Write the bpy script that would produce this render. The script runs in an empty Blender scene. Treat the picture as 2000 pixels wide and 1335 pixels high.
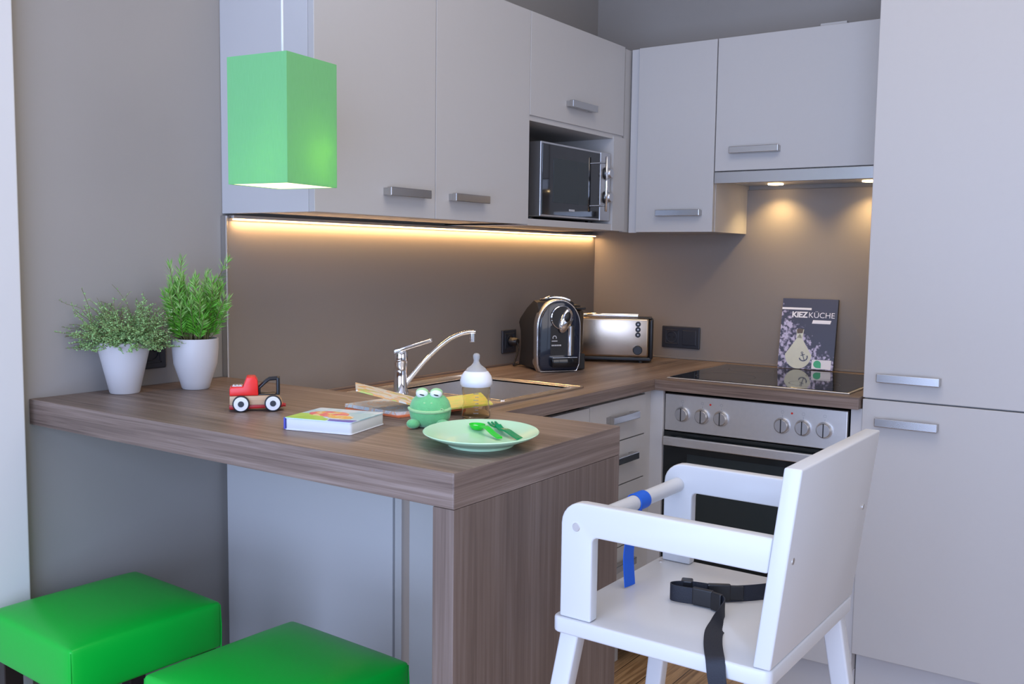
import bpy, bmesh, math, random
from mathutils import Matrix, Vector
random.seed(7)
S = bpy.context.scene
COL = S.collection
PI = math.pi

# ---------------------------------------------------------------- camera, world, exposure
def rad(a): return math.radians(a)
yaw, pit, rol = rad(34.6791), rad(-5.0985), rad(0.7362)
fw = Vector((math.cos(pit)*math.cos(yaw), math.cos(pit)*math.sin(yaw), math.sin(pit)))
r_ = Vector((math.sin(yaw), -math.cos(yaw), 0)); u_ = r_.cross(fw)
r2 = math.cos(rol)*r_ + math.sin(rol)*u_; u2 = -math.sin(rol)*r_ + math.cos(rol)*u_
cam = bpy.data.cameras.new('camera'); camo = bpy.data.objects.new('camera', cam); COL.objects.link(camo)
M3 = Matrix((r2, u2, -fw)).transposed()
camo.matrix_world = Matrix.Translation((-3.3231, -1.9152, 1.285)) @ M3.to_4x4()
cam.sensor_width = 36; cam.lens = 1886.82*36/2000; cam.clip_start = .05
S.camera = camo
S.view_settings.view_transform = 'Standard'; S.view_settings.look = 'None'
S.view_settings.gamma = 1; S.view_settings.use_curve_mapping = False
S.view_settings.exposure = 0.0
w = bpy.data.worlds.new('world'); S.world = w; w.use_nodes = True
w.node_tree.nodes['Background'].inputs[0].default_value = (.62, .75, 1, 1)
w.node_tree.nodes['Background'].inputs[1].default_value = 1.2

def area(name, loc, aim, sx, sy, power, color, spread=PI):
    l = bpy.data.lights.new(name, 'AREA'); l.shape = 'RECTANGLE'; l.size = sx; l.size_y = sy
    l.energy = power; l.color = color; l.spread = spread
    o = bpy.data.objects.new(name, l); COL.objects.link(o); o.location = loc
    d = Vector(aim)-Vector(loc); o.rotation_euler = d.to_track_quat('-Z', 'Y').to_euler()
    return o
# daylight through the two window openings of the room behind the camera
area('window_daylight_side', (-4.55, -1.9, 1.15), (-3.5, -1.9, 1.10), 2.7, 2.1, 115, (.48, .62, 1.0))
area('window_daylight_rear', (-2.65, -5.05, 1.75), (-2.65, -4.0, 1.75), 2.8, 1.5, 20, (1.0, .84, .70))
area('overhead_fill_light', (-1.95, -1.5, 2.70), (-1.95, -1.5, 0), 1.3, 1.3, 18, (1.0, .87, .72))  # added overhead fill that brightens upward faces; no fixture belongs to it

# ---------------------------------------------------------------- materials
def mat(name, col, rough=.5, metal=0, spec=.5, trans=0, ior=1.45, coat=0, noise=0, nscale=60, bump=0, bscale=200, emit=None, estr=0, sheen=0):
    m = bpy.data.materials.new(name); m.use_nodes = True
    nt = m.node_tree; b = nt.nodes['Principled BSDF']
    b.inputs['Base Color'].default_value = (*col, 1); b.inputs['Roughness'].default_value = rough
    b.inputs['Metallic'].default_value = metal; b.inputs['Specular IOR Level'].default_value = spec
    b.inputs['Transmission Weight'].default_value = trans; b.inputs['IOR'].default_value = ior
    b.inputs['Coat Weight'].default_value = coat
    if sheen: b.inputs['Sheen Weight'].default_value = sheen
    if emit: b.inputs['Emission Color'].default_value = (*emit, 1); b.inputs['Emission Strength'].default_value = estr
    tc = nt.nodes.new('ShaderNodeTexCoord')
    n = nt.nodes.new('ShaderNodeTexNoise'); n.inputs['Scale'].default_value = nscale; n.inputs['Detail'].default_value = 3
    nt.links.new(tc.outputs['Object'], n.inputs['Vector'])
    if noise:
        mx = nt.nodes.new('ShaderNodeMix'); mx.data_type = 'RGBA'
        mx.inputs[6].default_value = (*[c*(1-noise) for c in col], 1); mx.inputs[7].default_value = (*[min(1, c*(1+noise)) for c in col], 1)
        nt.links.new(n.outputs['Fac'], mx.inputs[0]); nt.links.new(mx.outputs[2], b.inputs['Base Color'])
    if bump:
        n2 = nt.nodes.new('ShaderNodeTexNoise'); n2.inputs['Scale'].default_value = bscale
        nt.links.new(tc.outputs['Object'], n2.inputs['Vector'])
        bp = nt.nodes.new('ShaderNodeBump'); bp.inputs['Strength'].default_value = bump; bp.inputs['Distance'].default_value = .002
        nt.links.new(n2.outputs['Fac'], bp.inputs['Height']); nt.links.new(bp.outputs[0], b.inputs['Normal'])
    return m

def wood(name, axis, c0, c1, c2, rough=.42, spec=.35, fine=170, coarse=22):
    """streaked wood decor, grain along the given axis"""
    m = bpy.data.materials.new(name); m.use_nodes = True; nt = m.node_tree; N = nt.nodes; L = nt.links
    b = N['Principled BSDF']; b.inputs['Roughness'].default_value = rough; b.inputs['Specular IOR Level'].default_value = spec
    tc = N.new('ShaderNodeTexCoord')
    def streak(sc, lo, det):
        mp = N.new('ShaderNodeMapping'); v = [sc]*3; v['xyz'.index(axis)] = lo
        mp.inputs['Scale'].default_value = v; L.new(tc.outputs['Object'], mp.inputs['Vector'])
        n = N.new('ShaderNodeTexNoise'); n.inputs['Scale'].default_value = 1; n.inputs['Detail'].default_value = det
        n.inputs['Roughness'].default_value = .6; n.inputs['Distortion'].default_value = .5
        L.new(mp.outputs[0], n.inputs['Vector']); return n
    a = streak(fine, 3.0, 5); c = streak(coarse, 1.1, 4)
    mx = N.new('ShaderNodeMath'); mx.operation = 'MULTIPLY_ADD'; mx.inputs[1].default_value = .55
    L.new(a.outputs['Fac'], mx.inputs[0])
    m2 = N.new('ShaderNodeMath'); m2.operation = 'MULTIPLY'; m2.inputs[1].default_value = .45
    L.new(c.outputs['Fac'], m2.inputs[0]); L.new(m2.outputs[0], mx.inputs[2])
    r = N.new('ShaderNodeValToRGB'); e = r.color_ramp.elements
    e[0].position = .36; e[0].color = (*c0, 1); e[1].position = .62; e[1].color = (*c2, 1)
    k = e.new(.5); k.color = (*c1, 1)
    L.new(mx.outputs[0], r.inputs[0]); L.new(r.outputs[0], b.inputs['Base Color'])
    bp = N.new('ShaderNodeBump'); bp.inputs['Strength'].default_value = .12; bp.inputs['Distance'].default_value = .001
    L.new(a.outputs['Fac'], bp.inputs['Height']); L.new(bp.outputs[0], b.inputs['Normal'])
    return m

W0, W1, W2 = (.092, .063, .050), (.180, .130, .104), (.26, .20, .168)
M = {}
M['wood_x'] = wood('dark_oak_decor_x', 'x', W0, W1, W2)
M['wood_y'] = wood('dark_oak_decor_y', 'y', W0, W1, W2)
M['wood_z_shaded'] = wood('dark_oak_decor_z_shaded', 'z', *[tuple((c*.6+g*.4)*.84 for c, g in zip(w_, W1)) for w_ in (W0, W1, W2)])  # darkened copy of the decor: the panel leg's shade is put into its colour
M['cab'] = mat('cream_laminate', (.475, .462, .448), .42, noise=.01, spec=.4)
M['cab_side'] = mat('cream_laminate_side', (.52, .51, .505), .42, spec=.4)
M['wall'] = mat('taupe_paint', (.32, .298, .275), .75, noise=.02, nscale=6, bump=.05, bscale=90, spec=.25)
M['splash'] = mat('taupe_laminate', (.25, .218, .190), .48, spec=.35, noise=.015)
M['white_paint'] = mat('white_paint', (.66, .65, .64), .6)
M['ceil'] = mat('ceiling_paint', (.75, .75, .74), .8)
M['steel'] = mat('brushed_steel', (.74, .73, .72), .40, 1, noise=.04, nscale=90)
M['steel_warm'] = mat('polished_steel', (.50, .41, .32), .27, 1)
M['steel_rim'] = mat('sink_steel', (.90, .84, .76), .26, 1)
M['handle'] = mat('handle_steel', (.50, .49, .48), .27, 1)
M['alu'] = mat('satin_aluminium', (.60, .60, .61), .38, 1)
M['chrome'] = mat('chrome', (.85, .85, .87), .07, 1)
M['black'] = mat('black_plastic', (.012, .012, .014), .35)
M['black_soft'] = mat('black_matt', (.02, .02, .022), .6)
M['dark'] = mat('shadow_gap', (.02, .02, .022), .8)
M['gloss_black'] = mat('gloss_black', (.006, .007, .009), .08, coat=.5)
M['navy_gloss'] = mat('dark_blue_gloss', (.010, .016, .032), .10, coat=.6)
M['ceran'] = mat('hob_glass', (.008, .009, .010), .05, spec=.7)
M['oven_glass'] = mat('oven_glass', (.010, .013, .014), .08)
M['oven_window'] = mat('oven_window', (.022, .030, .032), .12)
M['anthracite'] = mat('anthracite_plastic', (.030, .034, .045), .4)
M['pot'] = mat('matt_white_ceramic', (.56, .54, .54), .45)
M['soil'] = mat('soil', (.03, .02, .015), .95, noise=.4, bump=.8)
M['vinyl'] = mat('green_vinyl', (.0, .44, .035), .38, spec=.4, bump=.06, bscale=500)
M['dkwood'] = mat('dark_stool_wood', (.018, .012, .010), .4)
M['hc'] = mat('white_lacquer', (.59, .595, .60), .3, spec=.45)
M['strap'] = mat('black_webbing', (.010, .012, .020), .6, bump=.3, bscale=900)
M['blue'] = mat('blue_webbing', (.003, .11, .62), .5, bump=.2, bscale=900)
M['red'] = mat('red_lacquer', (.78, .025, .02), .3)
M['redd'] = mat('dark_red_plastic', (.45, .02, .02), .35)
M['beech'] = wood('beech_wood', 'x', (.42, .27, .16), (.55, .37, .23), (.62, .44, .29), fine=250, coarse=60)
M['rubber'] = mat('rubber', (.02, .022, .025), .55)
M['white_plastic'] = mat('white_plastic', (.80, .81, .84), .35)
M['paper'] = mat('board_paper', (.72, .74, .72), .6)
M['frog'] = mat('green_plush', (.15, .52, .20), .9, noise=.18, nscale=120, bump=.6, bscale=700, sheen=.4)
M['frog_lt'] = mat('light_green_plush', (.34, .62, .28), .9, bump=.5, bscale=700, sheen=.3)
M['eye'] = mat('white_felt', (.72, .76, .72), .7)
M['mint'] = mat('mint_melamine', (.52, .80, .54), .25, spec=.5)
M['spoon'] = mat('bright_green_plastic', (.02, .62, .03), .25)
M['fork'] = mat('dark_green_plastic', (.0, .27, .09), .25)
M['led'] = mat('led_diffuser', (.9, .8, .6), .5, emit=(1, .62, .28), estr=6)
M['lamp_disc'] = mat('lamp_disc', (.9, .85, .7), .5, emit=(1, .70, .34), estr=14)
M['diffuser'] = mat('lamp_diffuser', (.9, .9, .7), .5, emit=(1, .93, .55), estr=1.7)
M['cord'] = mat('white_cord', (.7, .72, .75), .5)
M['redlamp'] = mat('red_indicator', (.55, .03, .02), .3)
M['mark'] = mat('printed_marks', (.22, .23, .25), .5)
M['silver_mark'] = mat('silver_print', (.6, .6, .62), .35)
M['leaf1'] = mat('thyme_leaf', (.26, .44, .16), .6, noise=.4, nscale=70)
M['leaf2'] = mat('rosemary_leaf', (.13, .42, .035), .5, noise=.5, nscale=60)
M['leaf3'] = mat('rosemary_tip', (.30, .52, .14), .5, noise=.2)
M['stem'] = mat('stem', (.16, .15, .06), .7)
# translucent lamp shade
def shade_mat():
    m = bpy.data.materials.new('green_lamp_fabric'); m.use_nodes = True; nt = m.node_tree; nt.nodes.clear()
    o = nt.nodes.new('ShaderNodeOutputMaterial'); d = nt.nodes.new('ShaderNodeBsdfDiffuse'); t = nt.nodes.new('ShaderNodeBsdfTranslucent')
    mx = nt.nodes.new('ShaderNodeMixShader'); mx.inputs[0].default_value = .34
    tc = nt.nodes.new('ShaderNodeTexCoord'); mp = nt.nodes.new('ShaderNodeMapping'); mp.inputs['Scale'].default_value = (900, 900, 40)
    n = nt.nodes.new('ShaderNodeTexNoise'); n.inputs['Scale'].default_value = 1
    r = nt.nodes.new('ShaderNodeMix'); r.data_type = 'RGBA'; r.inputs[6].default_value = (.22, .58, .25, 1); r.inputs[7].default_value = (.28, .68, .32, 1)
    L = nt.links.new
    L(tc.outputs['Object'], mp.inputs[0]); L(mp.outputs[0], n.inputs['Vector']); L(n.outputs['Fac'], r.inputs[0])
    L(r.outputs[2], d.inputs[0]); t.inputs[0].default_value = (.30, .55, .10, 1)
    L(d.outputs[0], mx.inputs[1]); L(t.outputs[0], mx.inputs[2]); L(mx.outputs[0], o.inputs[0])
    return m
M['shade'] = shade_mat()
def glass_mat(name, col, rough=.05, ior=1.2):
    m = mat(name, col, rough, trans=1, ior=ior); return m
M['bottle'] = glass_mat('clear_amber_plastic', (.995, .94, .80), .03, 1.08)
M['teat'] = mat('silicone', (.62, .62, .62), .25, trans=.6, ior=1.2)
M['tank'] = glass_mat('smoked_tank', (.55, .52, .48), .1, 1.2)

def floor_mat():
    m = bpy.data.materials.new('oak_parquet'); m.use_nodes = True; nt = m.node_tree; N = nt.nodes; L = nt.links.new
    b = N['Principled BSDF']; b.inputs['Roughness'].default_value = .35
    tc = N.new('ShaderNodeTexCoord')
    br = N.new('ShaderNodeTexBrick'); br.inputs['Color1'].default_value = (.62, .38, .19, 1); br.inputs['Color2'].default_value = (.48, .29, .14, 1)
    br.inputs['Mortar'].default_value = (.05, .03, .015, 1); br.inputs['Scale'].default_value = 1; br.inputs['Mortar Size'].default_value = .0015
    br.inputs['Brick Width'].default_value = .9; br.inputs['Row Height'].default_value = .09
    L(tc.outputs['Object'], br.inputs['Vector'])
    mp = N.new('ShaderNodeMapping'); mp.inputs['Scale'].default_value = (3, 60, 1); L(tc.outputs['Object'], mp.inputs[0])
    n = N.new('ShaderNodeTexNoise'); n.inputs['Scale'].default_value = 1.3; n.inputs['Detail'].default_value = 6; n.inputs['Distortion'].default_value = 1.2
    L(mp.outputs[0], n.inputs['Vector'])
    mx = N.new('ShaderNodeMix'); mx.data_type = 'RGBA'; mx.blend_type = 'MULTIPLY'; mx.inputs[0].default_value = .8
    r = N.new('ShaderNodeValToRGB'); r.color_ramp.elements[0].position = .35; r.color_ramp.elements[0].color = (.35, .3, .25, 1); r.color_ramp.elements[1].position = .6
    L(n.outputs['Fac'], r.inputs[0]); L(br.outputs['Color'], mx.inputs[6]); L(r.outputs[0], mx.inputs[7]); L(mx.outputs[2], b.inputs['Base Color'])
    return m
M['floor'] = floor_mat()

# ---------------------------------------------------------------- mesh helpers
def BM(): return bmesh.new()
def box(bm, x0, x1, y0, y1, z0, z1, bev=0, mtx=None, seg=2):
    b = bmesh.new()
    bmesh.ops.create_cube(b, size=1)
    for v in b.verts:
        v.co = Vector(((x0+x1)/2+v.co.x*(x1-x0), (y0+y1)/2+v.co.y*(y1-y0), (z0+z1)/2+v.co.z*(z1-z0)))
    if bev: bmesh.ops.bevel(b, geom=list(b.edges), offset=bev, segments=seg, profile=.5, affect='EDGES')
    return merge(bm, b, mtx)
def merge(bm, b, mtx=None):
    if mtx is not None: b.transform(mtx)
    me = bpy.data.meshes.new('tmp'); b.to_mesh(me); b.free(); bm.from_mesh(me); bpy.data.meshes.remove(me)
    return bm
def lathe(bm, prof, n=40, mtx=None, sx=1, sy=1):
    b = bmesh.new(); rings = []
    for (r, z) in prof:
        if r < 1e-5: rings.append([b.verts.new((0, 0, z))])
        else: rings.append([b.verts.new((r*sx*math.cos(2*PI*i/n), r*sy*math.sin(2*PI*i/n), z)) for i in range(n)])
    for A, B in zip(rings, rings[1:]):
        for i in range(n):
            j = (i+1) % n
            if len(A) == 1 and len(B) == 1: continue
            if len(A) == 1: b.faces.new((A[0], B[j], B[i]))
            elif len(B) == 1: b.faces.new((A[i], A[j], B[0]))
            else: b.faces.new((A[i], A[j], B[j], B[i]))
    bmesh.ops.recalc_face_normals(b, faces=b.faces)
    return merge(bm, b, mtx)
def cyl(bm, p0, p1, r, n=24, r1=None, bev=0):
    p0 = Vector(p0); p1 = Vector(p1); d = p1-p0; h = d.length
    r1 = r if r1 is None else r1
    prof = [(0, 0), (r-bev, 0), (r, bev), (r1, h-bev), (r1-bev, h), (0, h)] if bev else [(0, 0), (r, 0), (r1, h), (0, h)]
    mt = Matrix.Translation(p0) @ d.to_track_quat('Z', 'Y').to_matrix().to_4x4()
    return lathe(bm, prof, n, mt)
def tube(bm, pts, rad_, n=14, caps=True, flat=None):
    """sweep a circle (or, with flat=(w,t), a rectangle) along points; rad_ number or list"""
    b = bmesh.new(); pts = [Vector(p) for p in pts]; rings = []
    prev = None
    for i, p in enumerate(pts):
        t = (pts[min(i+1, len(pts)-1)]-pts[max(i-1, 0)]).normalized()
        if prev is None:
            ref = Vector((0, 0, 1)) if abs(t.z) < .9 else Vector((1, 0, 0))
            nx = t.cross(ref).normalized()
        else: nx = (prev-t*prev.dot(t)).normalized()
        prev = nx; ny = t.cross(nx)
        rr = rad_[i] if isinstance(rad_, (list, tuple)) else rad_
        rings.append([b.verts.new(p+nx*rr*math.cos(2*PI*k/n)+ny*rr*math.sin(2*PI*k/n)) for k in range(n)])
    for A, B in zip(rings, rings[1:]):
        for k in range(n): b.faces.new((A[k], A[(k+1) % n], B[(k+1) % n], B[k]))
    if caps: b.faces.new(rings[0][::-1]); b.faces.new(rings[-1])
    bmesh.ops.recalc_face_normals(b, faces=b.faces)
    return merge(bm, b)
def ribbon(bm, pts, wdir, width, th):
    """flat band along pts; wdir: one vector or list giving the width direction"""
    b = bmesh.new(); pts = [Vector(p) for p in pts]; rings = []
    for i, p in enumerate(pts):
        t = (pts[min(i+1, len(pts)-1)]-pts[max(i-1, 0)]).normalized()
        wd = Vector(wdir[i] if isinstance(wdir, list) else wdir); wd = (wd-t*wd.dot(t)).normalized(); nn = t.cross(wd)
        rings.append([b.verts.new(p+wd*width/2*a+nn*th/2*c) for a, c in ((-1, -1), (1, -1), (1, 1), (-1, 1))])
    for A, B in zip(rings, rings[1:]):
        for k in range(4): b.faces.new((A[k], A[(k+1) % 4], B[(k+1) % 4], B[k]))
    b.faces.new(rings[0][::-1]); b.faces.new(rings[-1])
    bmesh.ops.recalc_face_normals(b, faces=b.faces)
    return merge(bm, b)
def smooth_path(pts, n=8):
    P = [Vector(p) for p in pts]; out = []
    for i in range(len(P)-1):
        a = P[max(i-1, 0)]; b = P[i]; c = P[i+1]; d = P[min(i+2, len(P)-1)]
        for k in range(n):
            t = k/n
            out.append(.5*((2*b)+(c-a)*t+(2*a-5*b+4*c-d)*t*t+(3*b-a-3*c+d)*t**3))
    out.append(P[-1]); return out
def prism(bm, poly, h0, h1, plane='xy', bev=0, mtx=None, seg=2):
    """extrude a 2D polygon; plane xy -> z heights, xz -> y, yz -> x"""
    b = bmesh.new()
    f = {'xy': lambda u, v, h: (u, v, h), 'xz': lambda u, v, h: (u, h, v), 'yz': lambda u, v, h: (h, u, v)}[plane]
    A = [b.verts.new(f(u, v, h0)) for u, v in poly]; B = [b.verts.new(f(u, v, h1)) for u, v in poly]; n = len(poly)
    b.faces.new(A[::-1]); b.faces.new(B)
    for i in range(n): b.faces.new((A[i], A[(i+1) % n], B[(i+1) % n], B[i]))
    bmesh.ops.recalc_face_normals(b, faces=b.faces)
    if bev:
        es = [e for e in b.edges if len(e.link_faces) == 2 and e.calc_face_angle(0) > .5]
        bmesh.ops.bevel(b, geom=es, offset=bev, segments=seg, profile=.5, affect='EDGES')
    return merge(bm, b, mtx)
def ellipsoid(bm, c, r, u=24, v=16, mtx=None):
    b = bmesh.new(); bmesh.ops.create_uvsphere(b, u_segments=u, v_segments=v, radius=1)
    for q in b.verts: q.co = Vector((c[0]+q.co.x*r[0], c[1]+q.co.y*r[1], c[2]+q.co.z*r[2]))
    return merge(bm, b, mtx)

def root_mtx(o):
    return Matrix.Translation(o.location) @ o.rotation_euler.to_matrix().to_4x4()
ROOTM = {}
def thing(name, label, cat, loc=(0, 0, 0), rotz=0, group=None):
    o = bpy.data.objects.new(name, None); COL.objects.link(o); o.empty_display_size = .05
    o.location = loc; o.rotation_euler = (0, 0, rotz); o['label'] = label; o['category'] = cat
    if group: o['group'] = group
    ROOTM[o.name] = root_mtx(o); return o
def top_root(p):
    while p.parent: p = p.parent
    return p
def part(name, bm, m, parent, local=False, label=None, smooth=None):
    """link bm as one mesh object. local=False: bm is in world coordinates of the unrotated set-up"""
    if local == 'HC': bm.transform(HM)
    if not local and parent is not None:
        rt = top_root(parent); bm.transform(ROOTM[rt.name].inverted())
    me = bpy.data.meshes.new(name); bm.to_mesh(me); bm.free()
    o = bpy.data.objects.new(name, me); COL.objects.link(o); me.materials.append(M[m] if isinstance(m, str) else m)
    if parent is not None: o.parent = parent
    if smooth is not None:
        for p in me.polygons: p.use_smooth = True
        try:
            me.set_sharp_from_angle(angle=rad(smooth))
        except Exception: pass
    if label: o['label'] = label
    return o
def solo(name, bm, m, label, cat, loc, rotz=0, group=None, smooth=None, local=True):
    """a thing that is one mesh; bm in local coordinates of loc/rotz, or world when local=False"""
    mt = Matrix.Translation(loc) @ Matrix.Rotation(rotz, 4, 'Z')
    if not local: bm.transform(mt.inverted())
    o = part(name, bm, m, None, True, smooth=smooth); o.location = loc; o.rotation_euler = (0, 0, rotz)
    o['label'] = label; o['category'] = cat
    if group: o['group'] = group
    ROOTM[o.name] = mt; return o
def struct(name, bm, m):
    o = part(name, bm, m, None, True); o['kind'] = 'structure'; return o
def copy_tree(o, parent=None):
    c = o.copy(); COL.objects.link(c)
    if parent is not None: c.parent = parent
    for ch in list(o.children): copy_tree(ch, c)
    return c
def text_bm(s, size, mtx, shear=0, bold=0, space=1):
    cu = bpy.data.curves.new('t', 'FONT'); cu.body = s; cu.size = size; cu.extrude = .0002; cu.offset = bold; cu.shear = shear; cu.space_character = space
    o = bpy.data.objects.new('t', cu); COL.objects.link(o)
    dg = bpy.context.evaluated_depsgraph_get(); me = bpy.data.meshes.new_from_object(o.evaluated_get(dg))
    bpy.data.objects.remove(o); bpy.data.curves.remove(cu)
    bm = bmesh.new(); bm.from_mesh(me); bpy.data.meshes.remove(me); bm.transform(mtx); return bm

# ---------------------------------------------------------------- dimensions from the photograph
XB0, XB1, LB, ZB, TB = -2.2809, -1.798, 1.099, .9825, .052     # bar counter
ZC, TC, D, DB, T = .910, .033, .5904, .6294, 1.2103            # worktop
ZU, ZT, DU, XA0, XA1, XA2, XA3, ZM = 1.3773, 1.9924, .3173, -1.7923, -1.3691, -.9364, -.3613, 1.6929
DUB, YB0, YB1, ZH, ZUB = .3185, -.3486, -.6316, 1.5685, 1.3716
ZS, ZD, XT = .9075, .1804, -.602
EW = .016
RX0, RX1, RY0, RY1, RZ = -4.4, 0, -4.9, 0, 2.75

# ---------------------------------------------------------------- room shell
b = BM(); box(b, RX0-.2, RX1+.2, RY0-.2, RY1+.2, -.1, 0); struct('floor', b, 'floor')
b = BM(); box(b, RX0-.2, RX1+.2, RY0-.2, RY1+.2, RZ, RZ+.1); struct('ceiling', b, 'ceil')
b = BM(); box(b, RX0-.2, RX1+.2, 0, .2, 0, RZ); struct('wall_back', b, 'wall')
b = BM(); box(b, 0, .2, RY0, 0, 0, RZ); struct('wall_right', b, 'wall')
def wall_with_opening(name, axis, at, a0, a1, w0, w1, z0, z1):
    b = BM()
    for (p, q, c, d_) in ((a0, w0, 0, RZ), (w1, a1, 0, RZ), (w0, w1, 0, z0), (w0, w1, z1, RZ)):
        if axis == 'x': box(b, at-.2, at, p, q, c, d_)
        else: box(b, p, q, at-.2, at, c, d_)
    return struct(name, b, 'white_paint' if axis == 'x' else 'wall')
wall_with_opening('wall_left', 'x', RX0, RY0, 0, -3.3, -.5, .08, 2.3)
wall_with_opening('wall_front', 'y', RY0, RX0, 0, -4.1, -1.2, .35, 2.5)
def window(n, axis, at, w0, w1, z0, z1):
    b = BM(); t = .05; mid = (w0+w1)/2
    for (p, q, c, d_) in ((w0, w0+t, z0, z1), (w1-t, w1, z0, z1), (w0, w1, z0, z0+t), (w0, w1, z1-t, z1), (mid-t/2, mid+t/2, z0, z1)):
        if axis == 'x': box(b, at-.08, at-.02, p, q, c, d_, .004)
        else: box(b, p, q, at-.08, at-.02, c, d_, .004)
    struct('window_%d' % n, b, 'white_paint')
window(1, 'x', RX0, -3.3, -.5, .08, 2.3); window(2, 'y', RY0, -4.1, -1.2, .35, 2.5)
b = BM(); box(b, -3.35, -2.305, -.03, 0, 0, RZ, .003); struct('trim_1', b, 'white_paint')

# ---------------------------------------------------------------- splashbacks
t = thing('splashback_panel', 'taupe splashback panel behind the sink, lit by the warm light strip', 'splashback', (XB1, 0, ZC))
b = BM(); box(b, XB1+.004, -EW-.0005, -EW, -.001, ZC+.0002, ZU-.005, .001); part('panel', b, 'splash', t)
b = BM(); box(b, XB1+.001, XB1+.006, -EW-.004, -.001, ZC+.0002, ZU-.005, .001); part('edge_trim', b, 'alu', t)
t = thing('splashback_panel', 'taupe splashback panel behind the hob and toaster', 'splashback', (0, -T, ZC))
b = BM(); box(b, -EW, -.001, -T, -.001, ZC+.0002, 1.526, .001); part('panel', b, 'splash', t)
b = BM(); box(b, -EW-.006, -EW, -T, -EW, ZC+.0005, ZC+.007, .001); part('sealing_strip', b, 'splash', t)

# ---------------------------------------------------------------- worktop (one L) and bar
b = BM(); th = .0
poly = [(XB1+.002, -EW), (XB1+.002, -D), (-DB, -D), (-DB, -T+.004), (-EW, -T+.004), (-EW, -EW)]
# sink hole is covered by the inset sink; worktop split so that the bowl stays open
wt = thing('worktop', 'L-shaped dark oak worktop holding the sink and the hob', 'worktop', (-.6, -.6, ZC-TC))
SX0, SX1, SY0, SY1 = -1.77, -.95, -.525, -.09
BX0, BX1, BY0, BY1 = -1.31, -.985, -.495, -.155
box(b, XB1+.002, SX0+.02, -D, -EW, ZC-TC, ZC)
box(b, SX0+.02, SX1-.02, -D, SY0+.02, ZC-TC, ZC)
box(b, SX0+.02, SX1-.02, SY1-.02, -EW, ZC-TC, ZC)
box(b, SX1-.02, -EW, -D, -EW, ZC-TC, ZC)
part('sink_run_top', b, 'wood_x', wt)
b = BM(); box(b, -DB, -EW, -T+.004, -D, ZC-TC, ZC, .001); part('hob_run_top', b, 'wood_y', wt)
b = BM(); box(b, XB1, -.024, -EW-.006, -EW, ZC+.0003, ZC+.006, .001); part('sealing_strip', b, 'wood_x', wt)

bar = thing('breakfast_bar', 'thick dark oak breakfast bar counter with panel leg, plants and toys on it', 'bar counter', (XB0, 0, 0))
b = BM(); box(b, XB0, XB1, -LB+.001, -.001, ZB-TB, ZB, .0012); part('counter_top', b, 'wood_y', bar)
b = BM(); box(b, XB0+.0004, XB1-.0004, -LB, -LB+.0012, ZB-TB+.0003, ZB-.0003, .0002); part('end_edge', b, 'wood_x', bar)
b = BM(); box(b, XB0, XB1, -LB, -LB+.038, 0, ZB-TB-.0005, .001); part('panel_leg', b, 'wood_z_shaded', bar)
pb = thing('peninsula_back_panel', 'narrow cream panel under the bar beside the wooden panel leg', 'panel', (XB1, -LB, 0))
b = BM(); box(b, XB1-.004, XB1+.012, -LB+.039, -.605, 0, ZB-TB-.001, .001); part('panel', b, 'cab', pb)

# ---------------------------------------------------------------- handles
def handle(parent, p0, p1, out, hgt=.021, dep=.014, stand=.012, lab=None):
    """flat bar handle from p0 to p1 (on the door face), out = outward unit vector"""
    p0 = Vector(p0); p1 = Vector(p1); o = Vector(out); z = Vector((0, 0, 1)); d = (p1-p0).normalized()
    b = BM()
    mt = Matrix((d, o, z)).transposed().to_4x4(); mt.translation = p0
    ln = (p1-p0).length
    box(b, 0, ln, stand, stand+dep, -hgt/2, hgt/2, .0015, mt)
    for s in (.0, ln-.022): box(b, s, s+.022, 0, stand+.001, -hgt/2+.002, hgt/2-.002, 0, mt)
    return part('handle', b, 'handle', parent)

# ---------------------------------------------------------------- base cabinets, sink run
sc = thing('base_cabinet', 'cream sink base cabinet whose side panel faces the stools under the bar', 'cabinet', (XA0, -D, 0))
b = BM(); box(b, XB1-.003, XB1+.015, -.557, -EW-.001, .0, ZC-TC-.001, .0008); part('side_panel', b, 'cab_side', sc)
b = BM(); box(b, XB1+.016, -1.02, -.555, -.02, .12, .66); part('carcass', b, 'cab', sc)
b = BM(); box(b, XB1+.002, -1.36, -.578, -.559, .12, ZC-TC-.012, .001); dd = part('door', b, 'cab', sc)
handle(dd, (-1.55, -.578, .826), (-1.40, -.578, .826), (0, -1, 0))
b = BM(); box(b, -1.357, -1.006, -.578, -.559, .12, ZC-TC-.012, .001); dd = part('door', b, 'cab', sc)
handle(dd, (-1.33, -.578, .826), (-1.18, -.578, .826), (0, -1, 0))
b = BM(); box(b, XB1+.02, -1.0, -.50, -.485, 0, .118); part('plinth', b, 'cab', sc)

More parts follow.
